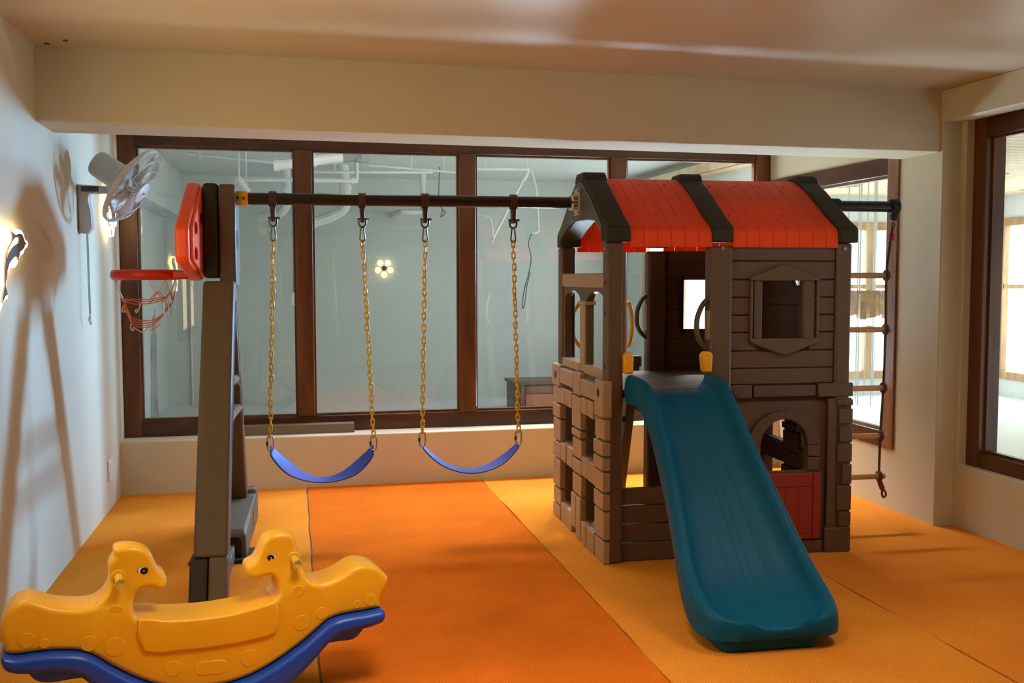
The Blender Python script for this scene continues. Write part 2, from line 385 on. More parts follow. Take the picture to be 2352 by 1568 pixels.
# invented glowing window added on the left wall as fill, out of view
FILL_W = thing('window_13', None, None, (XL, 2.2, .8), kind='structure')
for q in (2.2, 3.0, 3.85): B().box(XL - .005, XL + .05, q, q + .1, .8, 2.2).done('stile', 'frame_wood', FILL_W, bevel=.005)
for q in ((.8, .9), (2.1, 2.2)): B().box(XL - .005, XL + .05, 2.2, 3.95, *q).done('rail', 'frame_wood_level', FILL_W, bevel=.005)
for q in ((2.3, 3.0), (3.1, 3.85)): B().box(XL, XL + .012, q[0], q[1], .9, 2.1).done('pane', 'fill_pane_left', FILL_W)
# loose board on the sill
o = B().box(-.345, .42, 7.075, 7.165, .3555, .42).done('board', 'sill_plank', bevel=.003)
tag(o, 'loose grey brown board lying on the sill of the long window', 'board')
# wall switch
S_ = thing('wall_socket', 'white wall socket plate low on the left wall', 'socket', (XL, 6.575, .19))
B().box(XL - .001, XL + .012, 6.50, 6.65, .185, .315).done('plate', 'white_plastic', S_, bevel=.004)
B().box(XL + .012, XL + .016, 6.52, 6.57, .21, .29).done('rocker', 'white_plastic', S_, bevel=.002)
B().box(XL + .012, XL + .016, 6.58, 6.63, .21, .29).done('rocker', 'white_plastic', S_, bevel=.002)

# ------------------------------------------------------------------ back room
YF, XBL, XBR, ZB = 11.85, -1.39, 3.95, 2.6
for nm, bx, mt in (('wall_far', (XBL - .1, XBR + .1, YF, YF + .1, -.02, ZB), 'white_paint'), ('wall_far_left', (XBL - .1, XBL, YW + .14, YF, -.02, ZB), 'white_paint'),
                   ('ceiling_far', (XBL - .1, XBR + .1, YW + .14, YF + .1, ZB, ZB + .1), 'white_paint'), ('trim_3', (XBL, -1.19, YW + .2, YF, 2.12, ZB), 'white_paint')):
    o = B().box(*bx).done(nm, mt, smooth=0); tag(o, kind='structure')
o = B().voxel([XBR, XBR + .1], [YW + .14, 7.7, 8.16, 8.7, 10.9, YF], [-.02, .75, 1.5, 2.15, 2.4, ZB], lambda x, y, z: not (7.7 < y < 8.16 and 1.5 < z < 2.4) and not (8.7 < y < 10.9 and .75 < z < 2.15)).done('wall_far_right', 'white_paint', smooth=0); tag(o, kind='structure')
window('window_4', 'small timber window in the right wall of the back room', 'x', 0, 7.7, 8.16, 1.5, 2.4, XBR + .02, XBR + .09, [], .03, .03)
W14 = thing('window_14', 'wide bright timber window in the right wall of the back room', None, (XBR, 8.7, .75), kind='structure')
for q in (8.7, 9.75, 10.82): B().box(XBR - .01, XBR + .07, q, q + .08, .75, 2.15).done('stile', 'lobby_wood', W14, bevel=.004)
for q in (.75, 2.07): B().box(XBR - .01, XBR + .07, 8.7, 10.9, q, q + .08).done('rail', 'lobby_wood', W14, bevel=.004)
for q in ((8.78, 9.75), (9.83, 10.82)): B().box(XBR + .05, XBR + .055, q[0], q[1], .83, 2.07).done('pane', 'daylight_pane_back', W14)
o = B().plate([(10.44, 0), (10.97, 0), (10.94, .6), (10.97, .86), (10.92, .93), (10.89, 1.12), (10.82, .98), (10.75, 1.06), (10.67, .92), (10.58, .85), (10.52, .7), (10.48, .4)], [], 'x', XBL, XBL + .006).done('wall_stain', 'stained_paint', smooth=0)
tag(o, kind='structure'); o.name = 'trim_4'
o = B().box(XBL, XBR, YW + .14, YF, -.014, -.002).done('floor_far', 'pale_paint', smooth=0); tag(o, kind='structure')
def pipe(name, label, cat, pts, r, mat='pipe_white', n=10, caps=None, group=None):
    P = [Vector(p) for p in pts]; base = (P[0].x, P[0].y, P[0].z)
    t = thing(name, label, cat, base, group=group)
    B().tube(pts, r, n).done('run', mat, t)
    for q in caps or []:
        B().tube([q[0], q[1]], q[2], n).done('collar', q[3] if len(q) > 3 else mat, t)
    return t
pipe('drain_pipe', 'thick white drain pipe with a dark grey end high in the back room', 'pipe', [(-.12, 8.6, 2.375), (.04, 8.6, 2.395), (.19, 8.6, 2.42), (.45, 8.6, 2.46)], .042, caps=[((.19, 8.6, 2.42), (.215, 8.6, 2.424), .052), ((-.13, 8.6, 2.374), (-.08, 8.6, 2.38), .05), ((.2, 8.6, 2.46), (.2, 8.6, ZB + .005), .008), ((.44, 8.6, 2.458), (.62, 8.6, 2.475), .046, 'pipe_dark'), ((.60, 8.6, 2.50), (.60, 8.6, 2.42), .06, 'pipe_dark')])
pipe('sprinkler_pipe', 'thin white sprinkler pipe with a riser across the left panes', 'pipe', spline([(-.45, 9, 2.29), (.06, 9, 2.30), (.54, 9, 2.30), (.575, 9, 2.32), (.58, 9, 2.36), (.58, 9, ZB + .01)], 6), .018, caps=[((-.46, 9, 2.29), (-.41, 9, 2.29), .026), ((.53, 9, 2.30), (.585, 9, 2.305), .025), ((-.05, 9, 2.297), (-.02, 9, 2.297), .022)])
pipe('hanger_rod', 'left of two thin white rods hanging from the back ceiling', 'rod', [(-.43, 9.05, ZB + .01), (-.43, 9.05, 2.30)], .009)
pipe('hanger_rod', 'right of two thin white rods hanging from the back ceiling', 'rod', [(-.372, 9.05, ZB + .01), (-.372, 9.05, 2.19)], .009)
pipe('pipe_stub', 'short slanted white pipe stub under the sprinkler pipe', 'pipe', [(-.42, 8.93, 2.28), (-.35, 8.93, 2.18)], .024, caps=[((-.43, 8.93, 2.295), (-.41, 8.93, 2.268), .03), ((-.425, 8.93, 2.29), (-.425, 8.93, ZB), .005)])
pipe('down_pipe', 'white down pipe left of the first mullion behind the swings', 'pipe', spline([(-.05, 10.5, ZB + .01), (-.03, 10.5, 2.29), (-.045, 10.5, 2.17), (-.12, 10.5, 2.09), (-.3, 10.6, 2.07)], 6), .048, caps=[((-.043, 10.5, 2.36), (-.037, 10.5, 2.31), .058)])
pipe('down_pipe', 'white down pipe bending left in the second pane', 'pipe', spline([(.54, 10.5, ZB + .01), (.56, 10.5, 2.3), (.54, 10.5, 2.16), (.41, 10.5, 2.07), (.2, 10.5, 2.0)], 6), .055, caps=[((.556, 10.5, 2.40), (.56, 10.5, 2.34), .066)])
pipe('conduit', 'white conduit along the back ceiling above the left pane', 'pipe', [(-.89, 9.3, 2.54), (-.1, 9.3, 2.475)], .014, caps=[((-.78, 9.3, 2.60), (-.78, 9.3, 2.50), .02)])
pipe('conduit', 'long white conduit along the back ceiling in the second pane', 'pipe', [(.21, 9.3, 2.40), (1.3, 9.3, 2.42)], .013, caps=[((.4, 9.3, 2.404), (.4, 9.3, ZB), .006), ((1.1, 9.3, 2.416), (1.1, 9.3, ZB), .006)])
pipe('conduit', 'white conduit at the back ceiling beside the second mullion', 'pipe', [(.72, 9.42, 2.487), (1.54, 9.42, 2.437)], .012, caps=[((.8, 9.42, 2.48), (.8, 9.42, ZB), .006), ((1.42, 9.42, 2.44), (1.42, 9.42, ZB), .006)])
pipe('conduit', 'white conduit at the back ceiling in the third pane', 'pipe', [(1.65, 9.3, 2.46), (2.23, 9.3, 2.47)], .013, caps=[((1.8, 9.3, 2.46), (1.8, 9.3, ZB), .006), ((2.2, 9.3, 2.47), (2.2, 9.3, ZB), .006)])
pipe('elbow_pipe', 'white elbow pipe on the back wall beside the third chain', 'pipe', spline([(1.45, 11.2, 2.54), (1.45, 11.2, 2.30), (1.45, 11.2, 2.2), (1.40, 11.2, 2.175), (1.18, 11.2, 2.17), (1.18, 11.86, 2.17)], 5), .032, caps=[((1.45, 11.2, 2.5), (1.45, 11.2, ZB + .01), .04)])
pipe('slanted_rod', 'slanted loose white rod hanging behind the fourth chain', 'rod', [(2.45, 10.5, 2.5), (2.09, 10.5, 1.82)], .016, caps=[((2.45, 10.5, 2.48), (2.5, 10.5, ZB), .022)])
pipe('rod_bracket', 'bent white bracket arm reaching the foot of the slanted rod', 'bracket', spline([(1.9, 10.5, 2.12), (2.05, 10.47, 2.08), (2.08, 10.45, 2.03), (2.10, 10.45, 1.88), (2.11, 10.45, 1.83)], 4), .012, caps=[((1.86, 10.5, 2.12), (1.93, 10.5, 2.11), .03)])
pipe('hooked_conduit', 'thin upright white conduit with a hooked foot near the playhouse', 'pipe', spline([(2.53, 10.5, ZB + .01), (2.57, 10.5, 2.45), (2.59, 10.5, 2.33), (2.61, 10.5, 2.0), (2.60, 10.5, 1.93), (2.54, 10.5, 1.92)], 5), .013)
pipe('hanging_wire', 'long dark wire looping down from the hooked conduit', 'wire', spline([(2.54, 10.5, 1.92), (2.5, 10.5, 1.81), (2.53, 10.5, 1.65), (2.5, 10.5, 1.48), (2.46, 10.5, 1.34), (2.43, 10.5, 1.17), (2.44, 10.5, 1.11), (2.46, 10.5, 1.17), (2.48, 10.5, 1.34), (2.52, 10.5, 1.5)], 6), .005, 'wire_dark', 6)
pipe('hanging_wire', 'short tangled dark wire hanging beside the second mullion', 'wire', spline([(1.54, 10.5, ZB + .01), (1.53, 10.5, 2.3), (1.56, 10.5, 2.17), (1.6, 10.5, 2.13), (1.55, 10.5, 2.08), (1.57, 10.5, 2.15)], 6), .005, 'wire_dark', 6)
pipe('wall_trunking', 'thin white upright trunking on the back wall near its left corner', 'trunking', [(-1.12, YF - .012, .0), (-1.12, YF - .012, 1.75)], .014)
pb = thing('hanging_bulb', 'white bulb hanging on a cord left of the first mullion', 'lamp', (.02, 9.6, 1.18))
B().tube([(.02, 9.6, 1.30), (.02, 9.6, ZB + .005)], .004, 6).done('cord', 'wire_dark', pb)
B().lathe([(0, 1.17), (.022, 1.18), (.032, 1.21), (.026, 1.25), (.014, 1.28), (.014, 1.305), (0, 1.306)], 14, (.02, 9.6, 0)).done('bulb', 'white_plastic', pb)
# framed box built in place of a window's reflection in the glass
cb = thing('reflection_box', 'low dark framed box with orange brown front, standing in for a window reflection', 'reflection_box', (2.95, 10.4, 0))
B().box(2.31, 3.55, 10.3, 10.75, -.014, .30).done('body', 'frame_wood_level', cb, bevel=.005)
B().box(2.29, 3.57, 10.27, 10.77, .30, .335).done('top', 'frame_wood_level', cb, bevel=.005)
B().box(2.36, 2.40, 10.285, 10.31, .02, .30).done('stile', 'frame_wood', cb, bevel=.003)
B().box(2.42, 2.95, 10.29, 10.31, .03, .20).done('door', 'reflection_orange', cb, bevel=.004)
B().box(2.97, 3.50, 10.29, 10.31, .03, .20).done('door', 'reflection_orange', cb, bevel=.004)
B().box(2.42, 3.50, 10.29, 10.31, .21, .29).done('drawer', 'frame_wood', cb, bevel=.004)

# ------------------------------------------------------------------ lobby beyond the right windows
XO, YO, ZO = 8.5, 11.0, 2.42
o = B().voxel([4.05, 6.45, 6.95, 7.0, 8.3, XO + .1], [YO, YO + .1], [-.02, .2, 2.1, ZO + .1], lambda x, y, z: not (4.05 < x < 8.3 and .2 < z < 2.1)).done('wall_lobby', 'pale_paint', smooth=0); tag(o, kind='structure')
ysl = [-2.3]
for i in range(7): ysl += [-1.6 + i * 1.8, -1.6 + i * 1.8 + 1.5]
ysl += [YO]
o = B().voxel([XO, XO + .1], ysl, [-.02, .2, 2.15, ZO + .1], lambda x, y, z: not (.2 < z < 2.15 and any(-1.6 + i * 1.8 < y < -.1 + i * 1.8 for i in range(7)))).done('wall_lobby_right', 'pale_paint', smooth=0); tag(o, kind='structure')
o = B().box(3.92, XO + .1, -2.4, -2.3, -.02, ZO).done('wall_lobby_near', 'pale_paint', smooth=0); tag(o, kind='structure')
ceil = B().box(3.82, XO + .1, -2.4, YO + .1, ZO + .022, ZO + .1).done('ceiling_lobby', 'plank_wood', smooth=0); tag(ceil, 'pale knotty timber board ceiling of the lobby', kind='structure')
lob = B().box(3.93, XO, -2.3, YO, -.014, -.002).done('floor_lobby', 'pale_paint', smooth=0); tag(lob, kind='structure')
pl = B().box(0, XO - 3.9, 0, .142, 0, .02).done('plank', 'plank_wood', ceil, bevel=.004); pl.location = (3.86, 3.0, ZO)
for i in range(1, 53): inst(pl, ceil, (3.86, 3.0 + i * .15, ZO))
kn = B().tube([(0, 0, 0), (0, 0, .003)], .055, 12).xf(Matrix.Diagonal((1.5, .55, 1, 1))).done('knot', 'knot', ceil)
rnd = random.Random(3); kn.location = (5.0, 6.9, ZO - .0025)
for i in range(120):
    inst(kn, ceil, (rnd.uniform(4.2, 8.2), 3.07 + .15 * rnd.randrange(52), ZO - .0025), (0, 0, rnd.uniform(-.25, .25)))
def lobby_window(n, axis, lo, hi, zlo, zhi, a, mull):
    W_ = thing('window_%d' % n, None, None, (0, 0, 0), kind='structure')
    def bar(nm, h0, h1, z0, z1, mt, d0=-.03, d1=.05):
        b = B()
        if axis == 'y': b.box(h0, h1, a + d0, a + d1, z0, z1)
        else: b.box(a + d0, a + d1, h0, h1, z0, z1)
        b.done(nm, mt, W_, bevel=.004 if mt != 'daylight_pane' else 0)
    f = .09
    bar('stile', lo, lo + f, zlo, zhi, 'lobby_wood'); bar('stile', hi - f, hi, zlo, zhi, 'lobby_wood')
    bar('top_rail', lo + f, hi - f, zhi - f, zhi, 'lobby_wood'); bar('bottom_rail', lo + f, hi - f, zlo, zlo + f, 'lobby_wood')
    for m in mull: bar('mullion', m - .05, m + .05, zlo + f, zhi - f, 'lobby_wood')
    ed = [lo + f] + [e for m in mull for e in (m - .05, m + .05)] + [hi - f]
    bar('transom', lo + f, hi - f, 1.30, 1.35, 'lobby_wood', -.02, .0)
    for i in range(0, len(ed), 2): bar('pane', ed[i], ed[i + 1], zlo + f, zhi - f, 'daylight_pane', .05, .055)
lobby_window(5, 'y', 4.05, 8.3, .2, 2.1, YO, [4.9, 5.75, 6.9, 7.6])
for i in range(7): lobby_window(6 + i, 'x', -1.6 + i * 1.8, -.1 + i * 1.8, .2, 2.15, XO, [-.85 + i * 1.8])
# hanging lamp of wooden slats and strings in the lobby
pd = thing('pendant_lamp', 'pendant of wooden slats and white strings seen past the rope ladder', 'lamp', (5.2, 8.33, 1.05))
B().ring((5.2, 8.33, 1.30), .17, .008).done('hoop', 'lobby_wood', pd)
B().tube([(5.2, 8.33, ZO - .001), (5.2, 8.33, ZO - .03)], .20, 20).done('canopy', 'white_plastic', pd)
sl = None
for i in range(14):
    a = 2 * math.pi * i / 14; x, y = 5.2 + .185 * math.cos(a), 8.33 + .185 * math.sin(a)
    B().box(-.028, .028, -.006, .006, 1.06 + .02 * (i % 3), 1.32).xf(Matrix.Translation((x, y, 0)) @ Matrix.Rotation(a + math.pi / 2, 4, 'Z')).done('slat', 'rung_wood', pd, bevel=.002)
for i in range(16):
    a = 2 * math.pi * i / 16 + .2; rr = .08 + .10 * (i % 2)
    x, y = 5.2 + rr * math.cos(a), 8.33 + rr * math.sin(a)
    B().tube([(x, y, .25 + .05 * (i % 4)), (x, y, ZO - .02)], .004, 5).done('string', 'white_plastic', pd)
B().tube([(5.2, 8.33, 1.06), (5.2, 8.33, 1.0)], .10, 16).done('diffuser', 'string_glow', pd)

# ------------------------------------------------------------------ playhouse (u along the front, v depth, z up)
H = thing('playhouse', 'brown plastic playhouse with orange roof, stone walls and half door', 'playhouse', (0, 0, 0), 'play')
def hb(n, m, u0, u1, v0, v1, z0, z1, bevel=.006, parent=None): return B().box(u0, u1, v0, v1, z0, z1).done(n, m, parent or H, bevel=bevel)
# posts
for n, u0, u1, v0, v1, m in (('post', 0, .087, 0, .085, 'brown_plastic'), ('post', 0, .087, .985, 1.075, 'brown_plastic'),
                             ('post', 1.232, 1.318, .0, .085, 'panel_plastic'), ('post', 1.232, 1.318, .985, 1.075, 'panel_plastic')):
    P_ = hb(n, m, u0, u1, v0, v1, 0, 1.622, .012)
    ux = -.002 if u0 == 0 else 1.275
    sb = B()
    if u0 == 0:
        for z_ in (1.59,): sb.tube([(.004, (v0 + v1) / 2 - .01, z_), (-.004, (v0 + v1) / 2 - .01, z_)], .011, 10)
        sb.done('screw', 'steel', P_)
        for z_ in (1.27, 1.0, 1.42):
            B().tube([(.004, (v0 + v1) / 2 - .012, z_), (-.0015, (v0 + v1) / 2 - .012, z_)], .012, 10).done('bolt_recess', 'dark_plastic', P_)
    else:
        sb.tube([(1.275, v0 + .004, 1.592), (1.275, v0 - .004, 1.592)], .010, 10).done('screw', 'steel', P_)
MP = hb('post', 'brown_plastic', .54, .658, -.014, .085, 0, 1.603, .016)
B().tube([(.60, -.010, 1.592), (.60, -.018, 1.592)], .010, 10).done('screw', 'steel', MP)
MB_ = hb('post', 'brown_plastic', .54, .655, .99, 1.075, 0, 1.603, .016)
for P_, vv in ((MP, .03), (MB_, 1.035)):
    B().tube(spline([(.552, vv, 1.345), (.515, vv, 1.31), (.488, vv, 1.25), (.482, vv, 1.20), (.488, vv, 1.15), (.515, vv, 1.10), (.552, vv, 1.07)], 6), .013, 8, ry=.02).done('handle', 'brown_plastic', P_)
    B().box(.536, .545, vv - .03, vv + .03, 1.13, 1.28).done('handle_plate', 'tan_plastic', P_, bevel=.004)
# upper front panel: core with window opening, siding boards, window surround
WIN = rect(.826, 1.053, 1.13, 1.43)
B().plate(rect(.64, 1.24, .80, 1.605), [WIN], 'y', .03, .055).done('front_panel', 'panel_plastic', H, bevel=.003)
ZB_ = [1.605, 1.529, 1.434, 1.343, 1.252, 1.163, 1.069, .978, .893]
for z1, z0 in zip(ZB_, ZB_[1:]):
    segs = [(.66, 1.23)] if z0 > 1.43 or z1 < 1.13 else [(.66, .80), (1.09, 1.23)]
    for a, b_ in segs: hb('siding_board', 'panel_plastic', a, b_, .014, .032, z0 + .003, z1 - .003, .004)
WF = B().plate([(.757, 1.428), (.757, 1.444), (.80, 1.462), (.92, 1.506), (.947, 1.511), (.975, 1.506), (1.095, 1.462), (1.138, 1.444), (1.138, 1.428)], [], 'y', -.006, .04).done('window_head', 'brown_plastic', H, bevel=.007)
B().plate([(.76, 1.132), (.76, 1.112), (.80, 1.095), (.92, 1.052), (.95, 1.046), (.98, 1.052), (1.10, 1.095), (1.14, 1.112), (1.14, 1.132)], [], 'y', -.006, .04).done('window_apron', 'brown_plastic', H, bevel=.007)
for a, b_ in ((.757, .772), (1.122, 1.137)): hb('window_stile', 'brown_plastic', a, b_, -.004, .036, 1.128, 1.43, .005)
for a, b_ in ((.78, .826), (1.053, 1.112)): hb('window_jamb', 'brown_plastic', a, b_, .002, .06, 1.128, 1.43, .006)
# band above the door
hb('band_block', 'panel_plastic', .655, .772, -.004, .04, .826, .895, .006); hb('band_panel', 'panel_plastic', .782, 1.128, .000, .04, .830, .888, .005)
hb('band_block', 'panel_plastic', 1.138, 1.336, -.006, .06, .824, .895, .006)
B().tube([(.69, .0, .858), (.69, -.010, .858)], .022, 14).done('band_stud', 'panel_plastic', H, bevel=.003)
# lower front wall: arch over a half door
ARC = [(.832, .43), (1.092, .43)] + arc(.962, .575, .130, .136, 0, 180, 14)
B().plate(rect(.655, 1.24, .0, .83), [ARC, rect(.772, 1.166, .072, .428)][:1], 'y', .03, .06).done('front_panel', 'panel_plastic', H, bevel=.003)
hb('door_recess', 'panel_plastic', .74, 1.19, .02, .034, .068, .44, .003)
for a0, a1 in ((0, 30), (30, 60), (60, 90), (90, 120), (120, 150), (150, 180)):
    pol = arc(.962, .575, .200, .178, a0 + .15, a1 - .15, 5) + arc(.962, .575, .130, .136, a1 - .15, a0 + .15, 5)
    B().prism(pol, 'y', .010, .036).done('voussoir', 'panel_plastic', H, bevel=.0015)
for a, b_, z0, z1 in ((1.094, 1.162, .512, .572), (1.094, 1.160, .440, .508), (.764, .830, .512, .572), (.764, .830, .440, .508)): hb('jamb_stone', 'panel_plastic', a, b_, .010, .036, z0, z1, .003)
DR = hb('door', 'red_plastic', .762, 1.166, .004, .026, .074, .428, .004)
hb('door_stile', 'red_plastic', 1.122, 1.164, -.003, .010, .078, .425, .003, DR); hb('door_stile', 'red_plastic', .764, .806, -.003, .010, .078, .425, .003, DR)
hb('door_rail', 'red_plastic', .81, 1.118, -.003, .010, .356, .425, .003, DR); hb('door_rail', 'red_plastic', .81, 1.118, -.003, .010, .078, .13, .003, DR)
for i in range(4): hb('door_plank', 'red_plastic', .812 + i * .0765, .812 + i * .0765 + .075, -.0015, .010, .132, .354, .0015, DR)
hb('plinth_board', 'panel_plastic', .66, .94, .006, .05, 0, .068, .005); hb('plinth_board', 'panel_plastic', .945, 1.185, .006, .05, 0, .068, .005)
# quoin stones at the right corner
for (z0, z1), ul in zip(((.776, .81), (.68, .76), (.582, .667), (.477, .576), (.360, .467), (.22, .353), (.135, .215), (.0, .133)), (1.245, 1.258, 1.262, 1.252, 1.282, 1.255, 1.268, 1.19)):
    hb('quoin_stone', 'panel_plastic', ul, 1.336, -.007, .09, z0 + .0015, z1 - .0015, .004)
hb('corner_core', 'panel_plastic', 1.20, 1.331, .0, .088, 0, .815, .004)
# low boarded wall under the platform, left of the slide
for z0, z1 in ((0, .095), (.1, .19), (.195, .285), (.29, .377)): hb('siding_board', 'panel_plastic', .075, .56, .028, .06, z0 + .002, z1, .004)
# side walls: stone lattice below, arcade above on the left, boards on the right
HOLES = [rect(.655, .93, .48, .70), rect(.18, .445, .48, .705), rect(.655, .93, .12, .357), rect(.165, .447, .123, .364)]
STONES = []
for z0, z1 in ((.80, .895), (.70, .79), (.61, .69), (.47, .60), (.365, .46), (.19, .355), (.085, .18), (0, .08)): STONES.append((.935, 1.12, z0, z1))
for z0, z1 in ((.615, .79), (.565, .605), (.447, .555), (.362, .437), (.243, .352)): STONES.append((.452, .648, z0, z1))
STONES += [(.555, .66, .045, .236), (.452, .548, .0, .236)]
for z0, z1 in ((.63, .735), (.55, .62), (.475, .54), (.367, .467), (.275, .357), (.123, .267), (0, .113)): STONES.append((-.004, .172, z0, z1))
STONES += [(.80, .927, .367, .474), (.657, .795, .363, .474), (.315, .445, .368, .474), (.178, .31, .368, .474)]
STONES += [(.80, .93, 0, .114), (.66, .795, 0, .114), (.39, .445, 0, .118), (.33, .385, 0, .118), (.178, .325, 0, .118)]
STONES += [(.84, .927, .705, .80), (.74, .835, .705, .80), (.66, .735, .705, .80), (.33, .446, .71, .80), (.255, .325, .71, .80), (.18, .25, .71, .80)]
PLANKS = [(.62, .93, .825, .915), (.46, .615, .80, .925), (.15, .452, .81, .90)]
rs = random.Random(11)
for side in (0, 1):
    pu = (.012, .072) if side == 0 else (1.27, 1.33)
    B().plate(rect(.03, 1.09, .0, .93), HOLES, 'x', *pu).done('side_wall', 'brown_plastic' if side == 0 else 'panel_plastic', H, bevel=.004)
    for v0, v1, z0, z1 in STONES + PLANKS:
        if side and v0 < 0: continue
        j = rs.uniform(0, .009)
        u0, u1 = (-.012 - j, .022) if side == 0 else (1.258 - j, 1.336)
        plank = (v0, v1, z0, z1) in PLANKS
        hb('timber' if plank else 'stone', 'tan_plastic' if side == 0 else 'panel_plastic', u0, u1, v0 + .001, v1 - .001, z0 + (.001 if z0 else 0), z1 - .001, .0045)
    if side == 0:
        for v0, v1, z0, z1 in ((-.006, .145, .742, .93), (.935, 1.125, .80, .93)):
            bl = hb('corner_block', 'tan_plastic', -.024, .03, v0, v1, z0, z1, .008)
            B().tube([(-.022, (v0 + v1) / 2, z1 - .065), (-.0255, (v0 + v1) / 2, z1 - .065)], .022, 12).done('knot', 'dark_plastic', bl)
A1 = [(.575, .972), (.955, .972), (.955, 1.31)] + arc(.77, 1.31, .185, .062, 10, 170, 10) + [(.575, 1.31)]
A2 = [(.095, .972), (.453, .972), (.453, 1.31)] + arc(.262, 1.31, .185, .062, 10, 150, 9) + [(.095, 1.342)]
B().plate(rect(.08, .99, .92, 1.468), [A1, A2], 'x', .014, .055).done('arcade', 'brown_plastic', H, bevel=.004)
hb('arcade_rail', 'tan_plastic', .006, .062, .084, .988, 1.392, 1.467, .006)
hb('arcade_sill', 'tan_plastic', .004, .066, .57, .975, .925, .974, .005); hb('arcade_sill', 'tan_plastic', .004, .066, .09, .46, .925, .974, .005)
hb('arcade_column', 'tan_plastic', .006, .06, .462, .565, .93, 1.30, .006); hb('column_cap', 'tan_plastic', .004, .062, .43, .598, 1.296, 1.318, .004)
B().plate(rect(.05, 1.03, .86, 1.605), [[(.49, 1.40), (.578, 1.40), (.603, 1.432), (.466, 1.432)]], 'x', 1.27, 1.30).done('side_panel', 'panel_plastic', H, bevel=.003)
hb('panel_rail', 'panel_plastic', 1.258, 1.272, .08, .98, 1.287, 1.345, .004)
for i in range(4): hb('panel_board', 'panel_plastic', 1.262, 1.272, .085 + i * .225, .085 + i * .225 + .219, .885, 1.283, .004)
B().tube([(1.262, .44, 1.40), (1.272, .44, 1.40)], .035, 14).done('red_knob', 'board_plastic', H, bevel=.004)
# back wall
B().plate(rect(.64, 1.24, .0, 1.605), [rect(.77, 1.06, 1.13, 1.43)], 'y', 1.03, 1.055).done('back_panel', 'panel_plastic', H, bevel=.003)
for z1, z0 in zip(ZB_, ZB_[1:]):
    segs = [(.66, 1.23)] if z0 > 1.43 or z1 < 1.13 else [(.66, .765), (1.065, 1.23)]
    for a, b_ in segs: hb('siding_board', 'panel_plastic', a, b_, 1.022, 1.032, z0 + .003, z1 - .003, .003)
for a, b_ in ((.745, .77), (1.06, 1.085)): hb('window_jamb', 'dark_plastic', a, b_, 1.0, 1.05, 1.11, 1.45, .004)
for z0, z1 in ((0, .2), (.205, .42), (.425, .64), (.645, .85)): hb('siding_board', 'panel_plastic', .66, 1.23, 1.02, 1.032, z0, z1, .003)
# platform
hb('platform_frame', 'dark_plastic', .06, 1.27, .06, 1.02, .835, .857, .004)
for i in range(8): hb('platform_board', 'brown_plastic', .05, 1.275, .045 + i * .122, .045 + i * .122 + .119, .857, .88, .003)
# roof: profile in (v, z), symmetric about v = .535
PROF = [(.535, 1.986), (.493, 1.975), (.424, 1.942), (.356, 1.906), (.278, 1.858), (.2, 1.806), (.14, 1.767), (.085, 1.733), (.035, 1.708), (.010, 1.692), (.000, 1.668), (-.002, 1.64), (-.002, 1.597)]
def offset(p, d):
    out = []
    for i in range(len(p)):
        a, b_ = Vector(p[max(i - 1, 0)]), Vector(p[min(i + 1, len(p) - 1)]); t = (b_ - a).normalized(); out.append((p[i][0] + t.y * d * -1 * -1, p[i][1] - t.x * d))
    return out
def mirror(p): return [(1.07 - a, b_) for a, b_ in p]
INN = [(a + .010 if i > 8 else a + .004, b_ - .012 if i < 11 else b_) for i, (a, b_) in enumerate(PROF)]
for a0, a1, n in ((.118, .549, 6), (.659, 1.238, 8)):
    wd = (a1 - a0) / n
    for i in range(n):
        for mir in (False, True):
            po, pi_ = (mirror(PROF), mirror(INN)) if mir else (PROF, INN)
            x0, x1 = a0 + i * wd + .0002, a0 + (i + 1) * wd - .0002
            rb = B().prism(po + pi_[::-1], 'x', x0, x1).done('roof_board', 'roof_plastic', H, bevel=.005)
            if not mir and i % 2 == 0:
                for q, zq in ((2, .55), (6, .5)):
                    vq, z_ = po[q]; B().tube([(( x0 + x1) / 2, vq, z_ - .003), ((x0 + x1) / 2, vq - .004, z_ + .0035)], .008, 8).done('nail_dimple', 'roof_dimple', rb)
OUT = [(.535, 2.000), (.484, 1.990), (.415, 1.957), (.345, 1.921), (.19, 1.820), (.075, 1.746), (.022, 1.718), (-.010, 1.700), (-.013, 1.672), (-.013, 1.623)]
HOLE = [(.090, 1.60), (.090, 1.672), (.20, 1.735), (.30, 1.756), (.42, 1.75), (.64, 1.76), (.77, 1.756), (.87, 1.735), (.98, 1.672), (.98, 1.60)]
